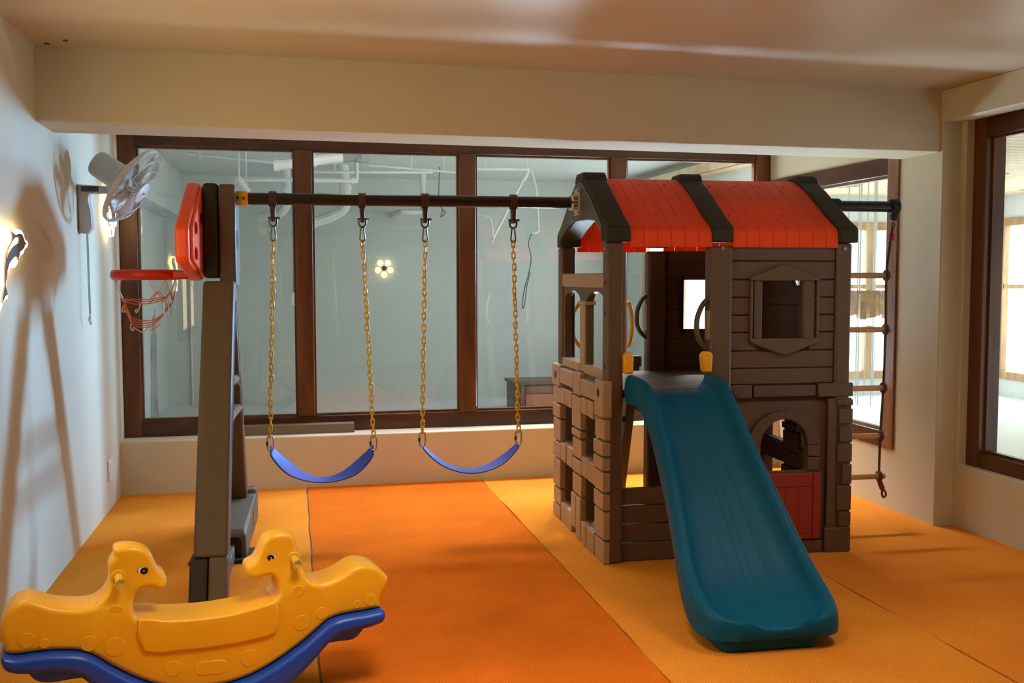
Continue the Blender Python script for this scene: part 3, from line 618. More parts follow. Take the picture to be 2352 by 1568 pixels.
for k, (a0, a1) in enumerate(((-.004, .119), (.547, .662), (1.236, 1.345))):
    poly = OUT[::-1] + mirror(OUT)[1:] + [(.975, 1.623), (.965, 1.665), (.83, 1.715), (.66, 1.757), (.40, 1.752), (.21, 1.735), (.092, 1.674), (.092, 1.623)]
    ar = B().plate(poly, [], 'x', a0, a1).done('roof_arch', 'dark_plastic', H, bevel=.010)
    cap = [(.435, 1.955), (.452, 1.995), (.475, 2.012), (.595, 2.012), (.618, 1.995), (.635, 1.955)]
    B().prism(cap, 'x', a0 - .004, a1 + .005).done('ridge_cap', 'dark_plastic', ar, bevel=.010)
    if k == 0:
        fac = [(v_ * .90 + .0535, z_ * .97 + .055) for v_, z_ in poly]
        inner = [(.07, 1.632), (.07, 1.712), (.20, 1.795), (.35, 1.888), (.48, 1.955), (.535, 1.967), (.59, 1.955), (.72, 1.888), (.87, 1.795), (1.0, 1.712), (1.0, 1.632), (.98, 1.632), (.97, 1.67), (.835, 1.72), (.665, 1.762), (.395, 1.757), (.205, 1.74), (.088, 1.678), (.088, 1.632)]
        B().plate(inner, [], 'x', -.012, .0).done('gable_face', 'olive_plastic', ar, bevel=.005)
        B().prism([(.44, 1.752), (.43, 1.80), (.47, 1.93), (.60, 1.93), (.64, 1.80), (.63, 1.752)], 'x', -.018, .0).done('bracket_boss', 'olive_plastic', ar, bevel=.006)
        bp = B().box(-.023, -.017, .475, .60, 1.785, 1.925).done('bracket_plate', 'bracket_metal', H, bevel=.004)
        for z0, z1 in ((1.812, 1.850), (1.854, 1.892)): B().prism([(.49, z0), (.585, z0), (.585, z1), (.49, z1)], 'x', -.058, -.020).done('bracket_socket', 'bracket_metal', bp, bevel=.008)
        for vv, z_ in ((.485, 1.797), (.59, 1.797), (.485, 1.913), (.59, 1.913), (.50, 1.832), (.50, 1.872)): B().tube([(-.021, vv, z_), (-.028 if z_ < 1.8 or z_ > 1.9 else -.044, vv - (0 if z_ < 1.8 or z_ > 1.9 else .013), z_)], .006, 8).done('bolt', 'dark_steel', bp)
# stub of the cross bar on the right of the house
B().tube([(1.335, .535, 1.852), (1.88, .535, 1.852)], .031, 16).done('bar_stub', 'black_paint', H)
for du in (0, -.37):
    BC = B().tube([(1.845 + du, .535, 1.852), (1.895 + du, .535, 1.852)], .044, 16).done('bar_clamp', 'dark_plastic', H, bevel=.006)
    B().prism([(1.85 + du, 1.83), (1.89 + du, 1.83), (1.885 + du, 1.77), (1.855 + du, 1.77)], 'y', .52, .55).done('clamp_lug', 'dark_plastic', BC, bevel=.005)
# yellow grips at the slide head
for u0, u1 in ((.084, .132), (.498, .545)):
    B().prism([(u0, .966), (u1, .966), (u1 + (.004 if u0 > .3 else 0), 1.055), (u1 - .006, 1.072), (u0 + .006, 1.072), (u0 - (.004 if u0 < .3 else .01), 1.055)], 'y', -.034, .02).done('grip', 'yellow_plastic', H, bevel=.010)
# ladder at the back of the house
LD = thing('ladder', 'brown ladder with yellow handles leaning on the back of the playhouse', 'ladder', (.3, 1.3, 0), 'play')
for u0 in (.10, .46):
    B().prism([(1.47, 0), (1.39, 0), (1.085, .86), (1.085, .93), (1.14, .93)], 'x', u0, u0 + .06).done('rail', 'panel_plastic', LD, bevel=.006)
    B().tube(spline([(u0 - .01 if u0 > .3 else u0 + .05, 1.10, z_) if k_ in (0, 4) else ((u0 + (.0, .028, .036, .028)[k_] - .015 if u0 > .3 else u0 + .04 - (.0, .028, .036, .028)[k_]), 1.12, z_) for k_, z_ in enumerate((1.02, 1.08, 1.16, 1.24, 1.30))], 6), .013, 8).done('handle', 'yellow_plastic', LD)
for i in range(4):
    z_ = .16 + i * .2; vv = 1.43 - z_ * .355
    B().box(.155, .47, vv - .05, vv + .03, z_ - .018, z_ + .018).done('rung', 'dark_plastic', LD, bevel=.006)
B().box(.475, .535, 1.08, 1.15, .895, .965).done('hook', 'olive_plastic', LD, bevel=.012)

# ------------------------------------------------------------------ slide
SL = thing('slide', 'blue green plastic slide leaning from the playhouse platform to the carpet', 'slide', (.33, -.6, 0), 'play')
ST = [(-.018, .958, .10, .548, .0), (-.10, .957, .105, .55, 0), (-.17, .946, .118, .55, 0), (-.24, .914, .126, .55, 0), (-.30, .866, .129, .552, 0), (-.40, .775, .126, .558, 0), (-.50, .682, .12, .565, 0), (-.60, .592, .111, .576, 0), (-.70, .502, .10, .588, 0),
      (-.80, .413, .084, .598, 0), (-.90, .328, .067, .607, 0), (-.98, .268, .056, .612, .1), (-1.06, .222, .05, .615, .35), (-1.13, .19, .052, .613, .7), (-1.19, .163, .062, .606, 1), (-1.235, .142, .085, .588, 1), (-1.262, .125, .13, .55, 1), (-1.272, .112, .19, .49, 1)]
rows = []
for k, (v_, zr, ul, ur, fl) in enumerate(ST):
    dip = .085 if k < 12 else max(.02, .085 - .011 * (k - 11))
    if k < 3: dip = .078
    zf = max(zr - dip, .075)
    skirt = (zr - .125) * (1 - fl) + .052 * fl
    if k < 2: skirt = zr - .14
    w_ = ur - ul; c = (ul + ur) / 2
    half = [(-.5 * w_ - .012, skirt), (-.5 * w_ - .012, zr - .05), (-.5 * w_ - .006, zr - .015), (-.5 * w_ + .006, zr), (-.5 * w_ + .026, zr + .002), (-.5 * w_ + .040, zr - .012), (-.5 * w_ + .052, zf + .032), (-.5 * w_ + .075, zf + .008), (-.5 * w_ + .11, zf), (-.17 * w_, zf + .001), (-.155 * w_, zf + .0032), (-.14 * w_, zf + .001), (-.05 * w_, zf - .001), (-.035 * w_, zf + .0022), (-.02 * w_, zf - .001)]
    row = [(c + a, v_, b_) for a, b_ in half] + [(c - a, v_, b_) for a, b_ in reversed(half)]
    rows.append(row)
mid = [(x, y - .002, min(z, .082)) for x, y, z in rows[-1]]
last = [(x, y + .006, min(z, .052)) for x, y, z in rows[-1]]
rows += [mid, last]
B().grid(rows).done('chute', 'slide_plastic', SL, smooth=60, sub=2, solid=.004)
B().box(.14, .50, -.24, -.004, .785, .835).done('head_flange', 'dark_plastic', SL, bevel=.008)
B().prism([(.115, -1.215), (.14, -1.245), (.49, -1.245), (.525, -1.215), (.54, -.95), (.10, -.95)], 'z', .0, .066).done('foot', 'slide_plastic', SL, bevel=.012)

# ------------------------------------------------------------------ swing frame with basketball board
SF = thing('swing_set', 'brown A frame swing stand with black cross bar and orange basketball board', 'swing set', (-1.89, .53, 0), 'play')
def sb_(n, m, poly, u0, u1, bevel=.01, parent=None): return B().prism(poly, 'x', u0, u1).done(n, m, parent or SF, bevel=bevel, seg=3)
FL_ = sb_('leg', 'brown_plastic', [(-.255, .205), (.318, 1.43), (.44, 1.43), (-.135, .205)], -1.965, -1.815, .014)
sb_('leg_foot', 'brown_plastic', [(-.352, 0), (-.255, .207), (-.135, .207), (-.225, 0)], -1.897, -1.815, .010, FL_)
sb_('leg_shoe', 'dark_plastic', [(-.36, 0), (-.262, .202), (-.145, .202), (-.235, 0)], -1.978, -1.902, .010, FL_)
sb_('leg_groove', 'dark_plastic', [(.02, .62), (.35, 1.33), (.372, 1.33), (.04, .62)], -1.816, -1.8135, 0, FL_)
RL = sb_('leg', 'brown_plastic', [(1.30, .1), (.742, 1.43), (.62, 1.43), (1.18, .1)], -1.965, -1.842, .014)
sb_('leg_groove', 'dark_plastic', [(1.0, .62), (.71, 1.33), (.69, 1.33), (.975, .62)], -1.843, -1.8405, 0, RL)
HD = sb_('head', 'brown_plastic', [(.43, 1.40), (.425, 1.88), (.44, 1.918), (.63, 1.918), (.645, 1.88), (.64, 1.40)], -1.897, -1.813, .016)
for vv, z0, z1, rr in ((.50, 1.60, 1.72, .035),):
    B().tube([(-1.816, vv, 1.64), (-1.8115, vv, 1.64)], .05, 18).xf(Matrix.Identity(4)).done('side_recess', 'dark_plastic', HD)
sb_('board_back', 'dark_plastic', [(.43, 1.445), (.43, 1.88), (.445, 1.922), (.625, 1.922), (.64, 1.88), (.64, 1.445)], -1.972, -1.901, .016)
OCT = [(.05, 1.535), (.05, 1.675), (.075, 1.70), (.46, 1.91), (.50, 1.925), (.57, 1.925), (.61, 1.91), (.995, 1.70), (1.02, 1.675), (1.02, 1.535), (.995, 1.515), (.61, 1.442), (.57, 1.432), (.50, 1.432), (.46, 1.442), (.075, 1.515)]
BD = sb_('backboard', 'board_plastic', OCT, -2.056, -1.992, .016)
hl = [[(v_ + .075 * math.cos(2 * math.pi * i / 14), z_ + .031 * math.sin(2 * math.pi * i / 14)) for i in range(14)] for v_, z_ in ((.20, 1.685), (.19, 1.562), (.43, 1.742), (.87, 1.685), (.88, 1.562))]
B().plate([(v_ * .93 + .0375, z_ * .93 + .1176) for v_, z_ in OCT], hl, 'x', -1.993, -1.976).done('back_skin', 'board_plastic', BD, bevel=.004)
B().plate([(v_ * .88 + .064, z_ * .88 + .2) for v_, z_ in OCT], [], 'x', -1.9935, -1.9915).done('hole_back', 'board_recess', BD)
HP = B().ring((-2.268, .53, 1.462), .152, .026, 'z', 40, 12, ry=.017).done('hoop', 'hoop_plastic', SF, smooth=60)
B().box(-2.13, -2.05, .44, .62, 1.44, 1.485).done('hoop_bracket', 'hoop_plastic', HP, bevel=.01)
# torn net: hanging loops of cord
def hp(a, r_, z_): return (-2.268 + r_ * math.cos(R(a)), .53 + r_ * math.sin(R(a)), z_)
def cord(pts, r_, m): return B().tube(spline(pts, 6), r_, 5).done('net_cord', m, HP)
zr = 1.44
for k, a in enumerate(range(-75, 90, 33)):
    cord([hp(a, .148, zr), hp(a + 8, .142, zr - .045), hp(a + 16, .138, zr - .065), hp(a + 24, .142, zr - .04), hp(a + 33, .148, zr)], .0028, 'net_white')
    cord([hp(a + 16, .138, zr - .062), hp(a + 4, .134, zr - .095), hp(a, .130, zr - .122)], .0025, 'net_orange')
    cord([hp(a + 16, .138, zr - .062), hp(a + 26, .134, zr - .095), hp(a + 33, .130, zr - .122)], .0025, 'net_orange')
for a in (150, 168, 190, 205): cord([hp(a, .150, zr), hp(175, .13, zr - .06), hp(180, .105, zr - .115)], .003, 'net_white')
for k in range(4):
    cord([hp(180, .105, zr - .112), hp(205 + 10 * k, .11, zr - .145 - .012 * k), hp(240, .10, zr - .195 - .011 * k), hp(290, .10 + .006 * k, zr - .205 - .010 * k), hp(330, .11, zr - .17), hp(352 - 9 * k, .128, zr - .12)], .0024, 'net_orange')
for k in range(3):
    cord([hp(182, .105, zr - .115), hp(200, .12, zr - .10), hp(250 + 12 * k, .12, zr - .122 + .011 * k), hp(300, .128, zr - .115 + .010 * k), hp(330, .135, zr - .085)], .0023, 'net_orange')
cord([hp(185, .105, zr - .12), hp(195, .115, zr - .155), hp(200, .108, zr - .165), hp(188, .10, zr - .15), hp(205, .09, zr - .17), hp(225, .09, zr - .215)], .0034, 'net_white')
cord([hp(225, .09, zr - .215), hp(230, .10, zr - .245), hp(240, .10, zr - .255), hp(235, .09, zr - .24), hp(262, .07, zr - .265), hp(285, .08, zr - .235)], .0032, 'net_white')
cord([hp(285, .09, zr - .215), hp(290, .085, zr - .25), hp(288, .08, zr - .285)], .0028, 'net_white')
cord([hp(288, .08, zr - .258), hp(300, .10, zr - .245), hp(315, .11, zr - .225)], .0028, 'net_orange')
cord([hp(268, .12, zr - .115), hp(262, .115, zr - .145), hp(255, .11, zr - .165), hp(250, .105, zr - .155), hp(256, .108, zr - .15)], .003, 'net_white')
for a in (318, 332, 346): cord([hp(a, .135, zr - .1), hp(a, .13, zr - .14), hp(a + 4, .125, zr - .18)], .0024, 'net_white')
# cross handle, base box and bar
B().tube(spline([(-1.885, .16, .86), (-1.885, .30, .90), (-1.885, .53, .905), (-1.885, .76, .90), (-1.885, .92, .86)], 5), .032, 8, ry=.05).done('cross_handle', 'brown_plastic', SF)
B().tube(spline([(-1.885, .10, .72), (-1.885, .53, .735), (-1.885, .98, .72)], 5), .03, 8, ry=.05).done('cross_handle', 'brown_plastic', SF)
B().prism([(-.25, 0), (-.22, .075), (.42, .085), (.6, .085), (.6, 0)], 'x', -1.93, -1.845).done('base_bar', 'olive_plastic', SF, bevel=.01)
BX = B().prism([(.42, 0), (.42, .13), (.45, .155), (1.22, .165), (1.23, .205), (1.31, .205), (1.315, .0)], 'x', -1.985, -1.79).done('ballast_box', 'olive_plastic', SF, bevel=.016, seg=3)
B().plate([(-1.955, .012), (-1.955, .105), (-1.94, .12), (-1.83, .12), (-1.815, .105), (-1.815, .012)], [], 'y', .417, .4205).done('box_mouth', 'black', BX)
B().tube([(-1.792, .93, .095), (-1.787, .93, .095)], .035, 14).done('handle_hole', 'black', BX)
B().box(-2.07, -1.755, .36, .60, 0, .018).done('foot_plate', 'dark_plastic', SF, bevel=.004)
# cross bar
B().tube([(-1.79, .535, 1.852), (-.0595, .535, 1.852)], .031, 18).done('cross_bar', 'black_paint', SF)
SLV = B().box(-1.832, -1.758, .498, .572, 1.816, 1.888).done('sleeve', 'yellow_plastic', SF, bevel=.005)
for u0 in (-1.81, -1.778): B().tube([(u0, .50, 1.852), (u0, .492, 1.852)], .009, 8).done('bolt', 'dark_steel', SLV)

# ------------------------------------------------------------------ two belt swings on yellow chains
LINK_N = 10
def link_mesh():
    b = B(); pts = []
    for i in range(12):
        a = 2 * math.pi * i / 12; x = .0092 * math.cos(a); z = .0092 * math.sin(a) + (.0115 if math.sin(a) >= -.001 else -.0115)
        pts.append((x, 0, z))
    b.tube(pts, .0041, 6, True); return b
LM = None
def swing(label, ul, ur, bl, br, zl, zr_, sagz, tilt):
    global LM
    v0 = .535
    S = thing('swing', label, 'swing', ((ul + ur) / 2, v0, 1.852), 'play', group='belt swings on the cross bar')
    O_ = ORG[S.name]
    for (ut, ub, zb, sg) in ((ul, bl, zl, 1), (ur, br, zr_, 1)):
        HG = B().plate([(v0 + .041 * math.cos(2 * math.pi * i / 18), 1.852 + .041 * math.sin(2 * math.pi * i / 18)) for i in range(18)], [[(v0 + .0325 * math.cos(2 * math.pi * i / 18), 1.852 + .0325 * math.sin(2 * math.pi * i / 18)) for i in range(18)]], 'x', ut - .02, ut + .02).done('hanger', 'clamp_plastic', S, bevel=.003)
        B().prism([(ut - .014, 1.817), (ut + .014, 1.817), (ut + .010, 1.735), (ut - .010, 1.735)], 'y', v0 - .02, v0 + .02).done('hanger_tongue', 'clamp_plastic', HG, bevel=.005)
        sh = B().tube(spline([(ut - .019, v0, 1.757), (ut - .019, v0, 1.735), (ut - .014, v0, 1.718), (ut, v0, 1.711), (ut + .014, v0, 1.718), (ut + .019, v0, 1.735), (ut + .019, v0, 1.757)], 4), .0055, 6).done('shackle', 'dark_steel', S)
        B().tube([(ut - .026, v0, 1.755), (ut + .034, v0, 1.755)], .006, 6).done('shackle_pin', 'dark_steel', sh)
        B().tube(spline([(ut - .006, v0, 1.716), (ut - .013, v0, 1.65), (ut - .006, v0, 1.638), (ut + .006, v0, 1.638), (ut + .013, v0, 1.65), (ut + .006, v0, 1.716)], 4), .0038, 6).done('carabiner', 'dark_steel', S)
        zt = 1.642; n = int(round((zt - zb) / .0318)); top = Vector((ut, v0, zt)); bot = Vector((ub, v0, zb))
        d = (bot - top) / n; ang = math.atan2(-d.x, -d.z)
        for i in range(n):
            p = top + d * (i + .5)
            # slight wave of a hanging plastic chain
            p.x += .0016 * math.sin(i * .9 + ut * 7)
            if LM is None:
                LM = link_mesh().done('link', 'chain_yellow'); c = LM; c.parent = S; c.location = p - O_
            else: c = LM.copy(); C.objects.link(c); c.parent = S; c.location = p - O_
            c.rotation_euler = (0, ang * -1 if False else math.atan2(d.x, d.z) + math.pi, (R(90) if i % 2 else 0) + R(18 * math.sin(i * .5 + ub * 9)))
        CR = B().tube(spline([(ub - .014, v0, zb - .002), (ub - .016, v0, zb - .035), (ub - .012, v0, zb - .066), (ub, v0, zb - .072), (ub + .012, v0, zb - .066), (ub + .016, v0, zb - .035), (ub + .014, v0, zb - .002), (ub, v0, zb + .006), (ub - .014, v0, zb - .002)], 3), .0042, 6).done('quick_link', 'steel', S)
        B().tube([(ub - .0165, v0, zb - .024), (ub - .0165, v0, zb - .046)], .0068, 6).done('quick_link_nut', 'dark_steel', CR)
    # belt
    n = 28; rows = []; x0, x1 = bl, br; ze0, ze1 = zl - .062, zr_ - .062
    for i in range(n + 1):
        t = i / n; x = x0 + (x1 - x0) * t; s = 4 * t * (1 - t)
        z = ze0 + (ze1 - ze0) * t - (min(ze0, ze1) - sagz) * (s ** .92)
        tw = tilt * (1 - s) ; hw = .026 + .044 * min(1, s * 1.6)
        rows.append([(x, v0 + hw * q, z + hw * q * tw - .004 * (1 - q * q)) for q in (-1, -.6, 0, .6, 1)])
    B().grid(rows).done('seat', 'swing_blue', S, smooth=60, solid=.009, sub=1)
    return S
swing('blue belt swing on yellow chains nearest the A frame', -1.635, -1.179, -1.668, -1.132, .615, .60, .375, .9)
swing('blue belt swing on yellow chains next to the playhouse', -.849, -.373, -.872, -.345, .612, .605, .398, .25)

# ------------------------------------------------------------------ rope ladder
RP = thing('rope_ladder', 'rope ladder with wooden rungs hanging right of the playhouse', 'rope ladder', (1.62, .535, 1.85), 'play')
zs_ = [1.455, 1.141, .799, .517, .276]; us_ = [1.833, 1.836, 1.830, 1.818, 1.815]
for k, du in enumerate((0, -.37)):
    pts = [(1.868 + du, .535, 1.738), (1.859 + du, .535, 1.69), (1.848 + du, .535, 1.60)] + [(u_ + du, .535, z_) for u_, z_ in zip(us_, zs_)]
    B().tube(spline(pts, 5), .0075, 7).done('rope', 'rope', RP)
    B().tube([(1.866 + du, .535, 1.70), (1.861 + du, .535, 1.655)], .016, 10).done('sleeve', 'red_plastic', RP, bevel=.003)
    B().ring((1.869 + du, .535, 1.747), .014, .005, 'x', 14).done('snap_hook', 'dark_steel', RP)
    for u_, z_ in zip(us_, zs_): B().ring((u_ + du, .535, z_), .024, .011, 'x', 14, 7).done('knot', 'rope', RP)
    B().tube([(1.818 + du, .530, .245), (1.836 + du, .528, .20)], .016, 10).done('sleeve', 'red_plastic', RP, bevel=.003)
    B().tube(spline([(1.836 + du, .528, .20), (1.832 + du, .528, .175), (1.842 + du, .528, .152), (1.856 + du, .528, .158), (1.857 + du, .528, .178), (1.842 + du, .528, .198)], 4), .0065, 6).done('rope_loop', 'rope', RP)
for u_, z_ in zip(us_, zs_): B().tube([(u_ - .41, .535, z_), (u_ + .036, .535, z_)], .0165, 12).done('rung', 'rung_wood', RP, bevel=.003)

# ------------------------------------------------------------------ wall fan
FN = thing('wall_fan', 'grey wall fan tilted down, on the left wall', 'fan', (XL, 5.87, 1.82))
B().prism([(XL, 1.69), (XL + .05, 1.685), (XL + .072, 1.72), (XL + .068, 1.80), (XL + .055, 1.87), (XL + .06, 1.905), (XL + .165, 1.905), (XL + .17, 1.93), (XL + .16, 1.945), (XL, 1.955)], 'y', 5.835, 5.905).done('bracket', 'fan_grey', FN, bevel=.014, seg=3)
B().box(XL + .02, XL + .11, 5.8335, 5.836, 1.915, 1.945).done('maker_plate', 'label_dark', FN)
B().tube([(XL + .17, 5.845, 1.925), (XL + .17, 5.895, 1.925)], .024, 14).done('pivot', 'fan_grey', FN, bevel=.004)
ax = Vector((.807, -.14, -.565)).normalized()
FMx = Matrix.Translation((-.815, 5.66, 1.93)) @ ax.to_track_quat('Z', 'Y').to_matrix().to_4x4()
B().lathe([(0, -.235), (.058, -.235), (.068, -.225), (.072, -.20), (.072, -.10), (.085, -.085), (.085, -.06), (0, -.06)], 28).xf(FMx).done('motor_housing', 'fan_grey', FN)
B().tube([FMx @ Vector((0, -.02, -.14)), Vector((XL + .175, 5.86, 1.925))], .024, 10).done('neck', 'fan_grey', FN)
B().ring((0, 0, -.005), .222, .015, 'z', 48, 8, ry=.005).xf(FMx).done('guard_rim', 'fan_light', FN, smooth=60)
b = B()
for i in range(40):
    a = 2 * math.pi * i / 40
    for sg, dz in ((1, .055), (-1, -.055)):
        b.tube([(.05 * math.cos(a), .05 * math.sin(a), dz), (.13 * math.cos(a + .05), .13 * math.sin(a + .05), dz * .92), (.19 * math.cos(a + .1), .19 * math.sin(a + .1), dz * .6), (.218 * math.cos(a + .12), .218 * math.sin(a + .12), 0)], .0010, 4)
b.xf(FMx).done('guard_wires', 'fan_light', FN, kind='stuff')
for r_, dz in ((.13, .051), (.185, .035), (.13, -.051), (.185, -.035)): B().ring((0, 0, dz), r_, .0016, 'z', 36, 5).xf(FMx).done('guard_ring', 'fan_light', FN)
CAPo = B().lathe([(0, .066), (.045, .064), (.060, .058), (.060, .050), (0, .050)], 24).xf(FMx).done('hub_badge', 'fan_light', FN)
B().box(-.018, .018, -.006, .006, .0655, .0675).xf(FMx).done('badge_print', 'sticker_blue', CAPo)
for i in range(5):
    a0 = 2 * math.pi * i / 5; rws = []
    for q in range(7):
        r_ = .035 + .155 * q / 6; wd = (.30 + .28 * math.sin(math.pi * (q + 1) / 8)); rws.append([(r_ * math.cos(a0 + t * wd), r_ * math.sin(a0 + t * wd), .022 * (t * 2 - 1)) for t in (0, .33, .66, 1)])
    B().grid(rws).xf(FMx).done('blade', 'fan_blade', FN, smooth=60, solid=.002)
B().lathe([(0, .04), (.03, .036), (.038, .02), (.038, -.03), (0, -.03)], 20).xf(FMx).done('hub', 'fan_grey', FN)
for k, (dy, zz_) in enumerate(((0, 1.235), (.02, 1.215), (-.022, 1.25))):
    B().tube([(XL + .035 + .004 * k, 5.87 + dy, 1.69), (XL + .038 + .004 * k, 5.87 + dy, zz_)], .0016, 5).done('pull_cord', 'wire_dark', FN)
    B().lathe([(0, -.03), (.006, -.026), (.007, -.012), (.003, 0), (0, 0)], 8, (XL + .038 + .004 * k, 5.87 + dy, zz_)).done('cord_bead', 'white_plastic', FN)

# ------------------------------------------------------------------ wall lamps
def flower_lamp(label, M4, r_, mat='lamp_flower'):
    F_ = bpy.data.objects.new('flower_lamp', None); C.objects.link(F_); F_.matrix_world = M4; tag(F_, label, 'lamp')
    for i in range(5):
        a = 2 * math.pi * i / 5 - math.pi / 2; c = (r_ * .60 * math.cos(a), r_ * .60 * math.sin(a), 0)
        p = B().lathe([(0, .042), (r_ * .30, .042), (r_ * .335, .038), (r_ * .335, .012), (0, .012)], 22, c).done('petal', mat, F_)
        B().ring((c[0], c[1], .041), r_ * .345, .004, 'z', 24, 6).done('petal_rim', 'fan_light', p)
    B().lathe([(0, .056), (r_ * .20, .054), (r_ * .225, .046), (r_ * .225, .01), (0, .01)], 18).done('centre', 'dolphin_brown', F_)
    B().lathe([(0, .014), (r_ * .5, .014), (r_ * .5, -.002), (0, -.002)], 18).done('back_plate', 'white_plastic', F_)
    return F_
flower_lamp('glowing flower wall lamp on the white wall of the back room', Matrix.Translation((1.068, YF - .001, 1.552)) @ Matrix.Rotation(R(90), 4, 'X'), .125)
flower_lamp('glowing flower wall lamp behind the fan on the left wall', Matrix.Translation((XL + .001, 6.66, 1.85)) @ Matrix.Rotation(R(90), 4, 'Y') @ Matrix.Rotation(R(90), 4, 'Z'), .16, 'lamp_warm')
DL = thing('dolphin_lamp', 'glowing dolphin shaped wall lamp at the left edge', 'lamp', (XL, 4.35, 1.32))
dl = [(4.341, 1.65), (4.42, 1.644), (4.492, 1.648), (4.537, 1.644), (4.569, 1.628), (4.579, 1.611), (4.625, 1.602), (4.633, 1.59), (4.61, 1.576), (4.573, 1.569), (4.554, 1.553), (4.512, 1.542), (4.489, 1.535), (4.452, 1.508), (4.417, 1.491), (4.39, 1.489), (4.363, 1.492), (4.355, 1.502), (4.321, 1.489), (4.291, 1.46), (4.283, 1.432), (4.284, 1.4), (4.297, 1.377), (4.29, 1.365), (4.254, 1.363), (4.222, 1.351), (4.19, 1.324), (4.15, 1.31), (4.10, 1.35), (4.06, 1.42), (4.05, 1.5), (4.09, 1.58), (4.16, 1.63), (4.25, 1.65)]
B().plate(dl, [], 'x', XL + .012, XL + .030).done('light_plate', 'lamp_warm', DL, smooth=0)
B().plate([(4.27 + (y - 4.27) * .85, 1.49 + (z - 1.49) * .85) for y, z in dl], [], 'x', XL, XL + .012).done('back_plate', 'lamp_warm_edge', DL, smooth=0)
dd = [(4.358, 1.636), (4.386, 1.63), (4.422, 1.622), (4.478, 1.631), (4.523, 1.629), (4.55, 1.612), (4.56, 1.6), (4.596, 1.591), (4.562, 1.587), (4.548, 1.573), (4.515, 1.563), (4.483, 1.556), (4.467, 1.538), (4.445, 1.52), (4.435, 1.531), (4.417, 1.535), (4.39, 1.532), (4.345, 1.518), (4.312, 1.503), (4.283, 1.477), (4.264, 1.446), (4.253, 1.421), (4.272, 1.381), (4.241, 1.376), (4.198, 1.35), (4.2, 1.368), (4.224, 1.404), (4.244, 1.421), (4.243, 1.46), (4.252, 1.497), (4.277, 1.542), (4.315, 1.575), (4.362, 1.599), (4.376, 1.611)]
bl_ = [(4.464, 1.615), (4.473, 1.6), (4.455, 1.591), (4.399, 1.58), (4.354, 1.567), (4.309, 1.546), (4.275, 1.52), (4.264, 1.519), (4.268, 1.531), (4.293, 1.551), (4.326, 1.573), (4.368, 1.595), (4.413, 1.611)]
B().plate(dd, [bl_], 'x', XL + .030, XL + .036).done('dolphin_plate', 'dolphin_brown', DL, smooth=0)

# ------------------------------------------------------------------ giraffe rocker
GR = thing('rocker', 'yellow two headed giraffe rocker on a blue curved base', 'rocker', (0, 0, 0), (Vector((-.30, 3.47, 0)), R(12)))
BODY = [(-0.62, 0.368), (-0.614, 0.395), (-0.592, 0.43), (-0.562, 0.449), (-0.533, 0.45), (-0.509, 0.44), (-0.47, 0.421), (-0.426, 0.41), (-0.386, 0.404), (-0.353, 0.408), (-0.329, 0.424), (-0.31, 0.453), (-0.302, 0.486), (-0.304, 0.52), (-0.295, 0.542), (-0.287, 0.552), (-0.288, 0.569), (-0.279, 0.579), (-0.248, 0.581), (-0.216, 0.575), (-0.19, 0.562), (-0.172, 0.541), (-0.162, 0.514), (-0.152, 0.493), (-0.136, 0.479), (-0.127, 0.458), (-0.129, 0.438), (-0.143, 0.428), (-0.156, 0.428), (-0.172, 0.438), (-0.193, 0.439), (-0.214, 0.435), (-0.228, 0.419), (-0.234, 0.392), (-0.233, 0.366), (-0.224, 0.35), (-0.201, 0.345), (-0.142, 0.333), (-0.088, 0.325), (-0.033, 0.322), (0.023, 0.321), (0.079, 0.323), (0.137, 0.332), (0.189, 0.34), (0.218, 0.351), (0.232, 0.37), (0.23, 0.407), (0.217, 0.427), (0.196, 0.43), (0.173, 0.425), (0.153, 0.423), (0.135, 0.434), (0.129, 0.458), (0.136, 0.475), (0.157, 0.485), (0.168, 0.498), (0.18, 0.524), (0.192, 0.55), (0.216, 0.568), (0.257, 0.571), (0.287, 0.562), (0.298, 0.544), (0.303, 0.519), (0.313, 0.488), (0.315, 0.463), (0.324, 0.431), (0.338, 0.405), (0.362, 0.39), (0.405, 0.391), (0.455, 0.406), (0.499, 0.429), (0.536, 0.433), (0.581, 0.419), (0.609, 0.393), (0.622, 0.373), (0.615, 0.345), (0.599, 0.319), (0.592, 0.297), (0.589, 0.271), (0.56, 0.27), (0.516, 0.267), (0.453, 0.266), (0.403, 0.255), (0.366, 0.229), (0.317, 0.193), (0.269, 0.164), (0.209, 0.131), (0.132, 0.101), (0.046, 0.085), (-0.038, 0.088), (-0.12, 0.102), (-0.184, 0.127), (-0.247, 0.164), (-0.309, 0.209), (-0.349, 0.243), (-0.389, 0.267), (-0.429, 0.277), (-0.479, 0.284), (-0.528, 0.286), (-0.577, 0.286), (-0.605, 0.295), (-0.61, 0.318), (-0.621, 0.341)]
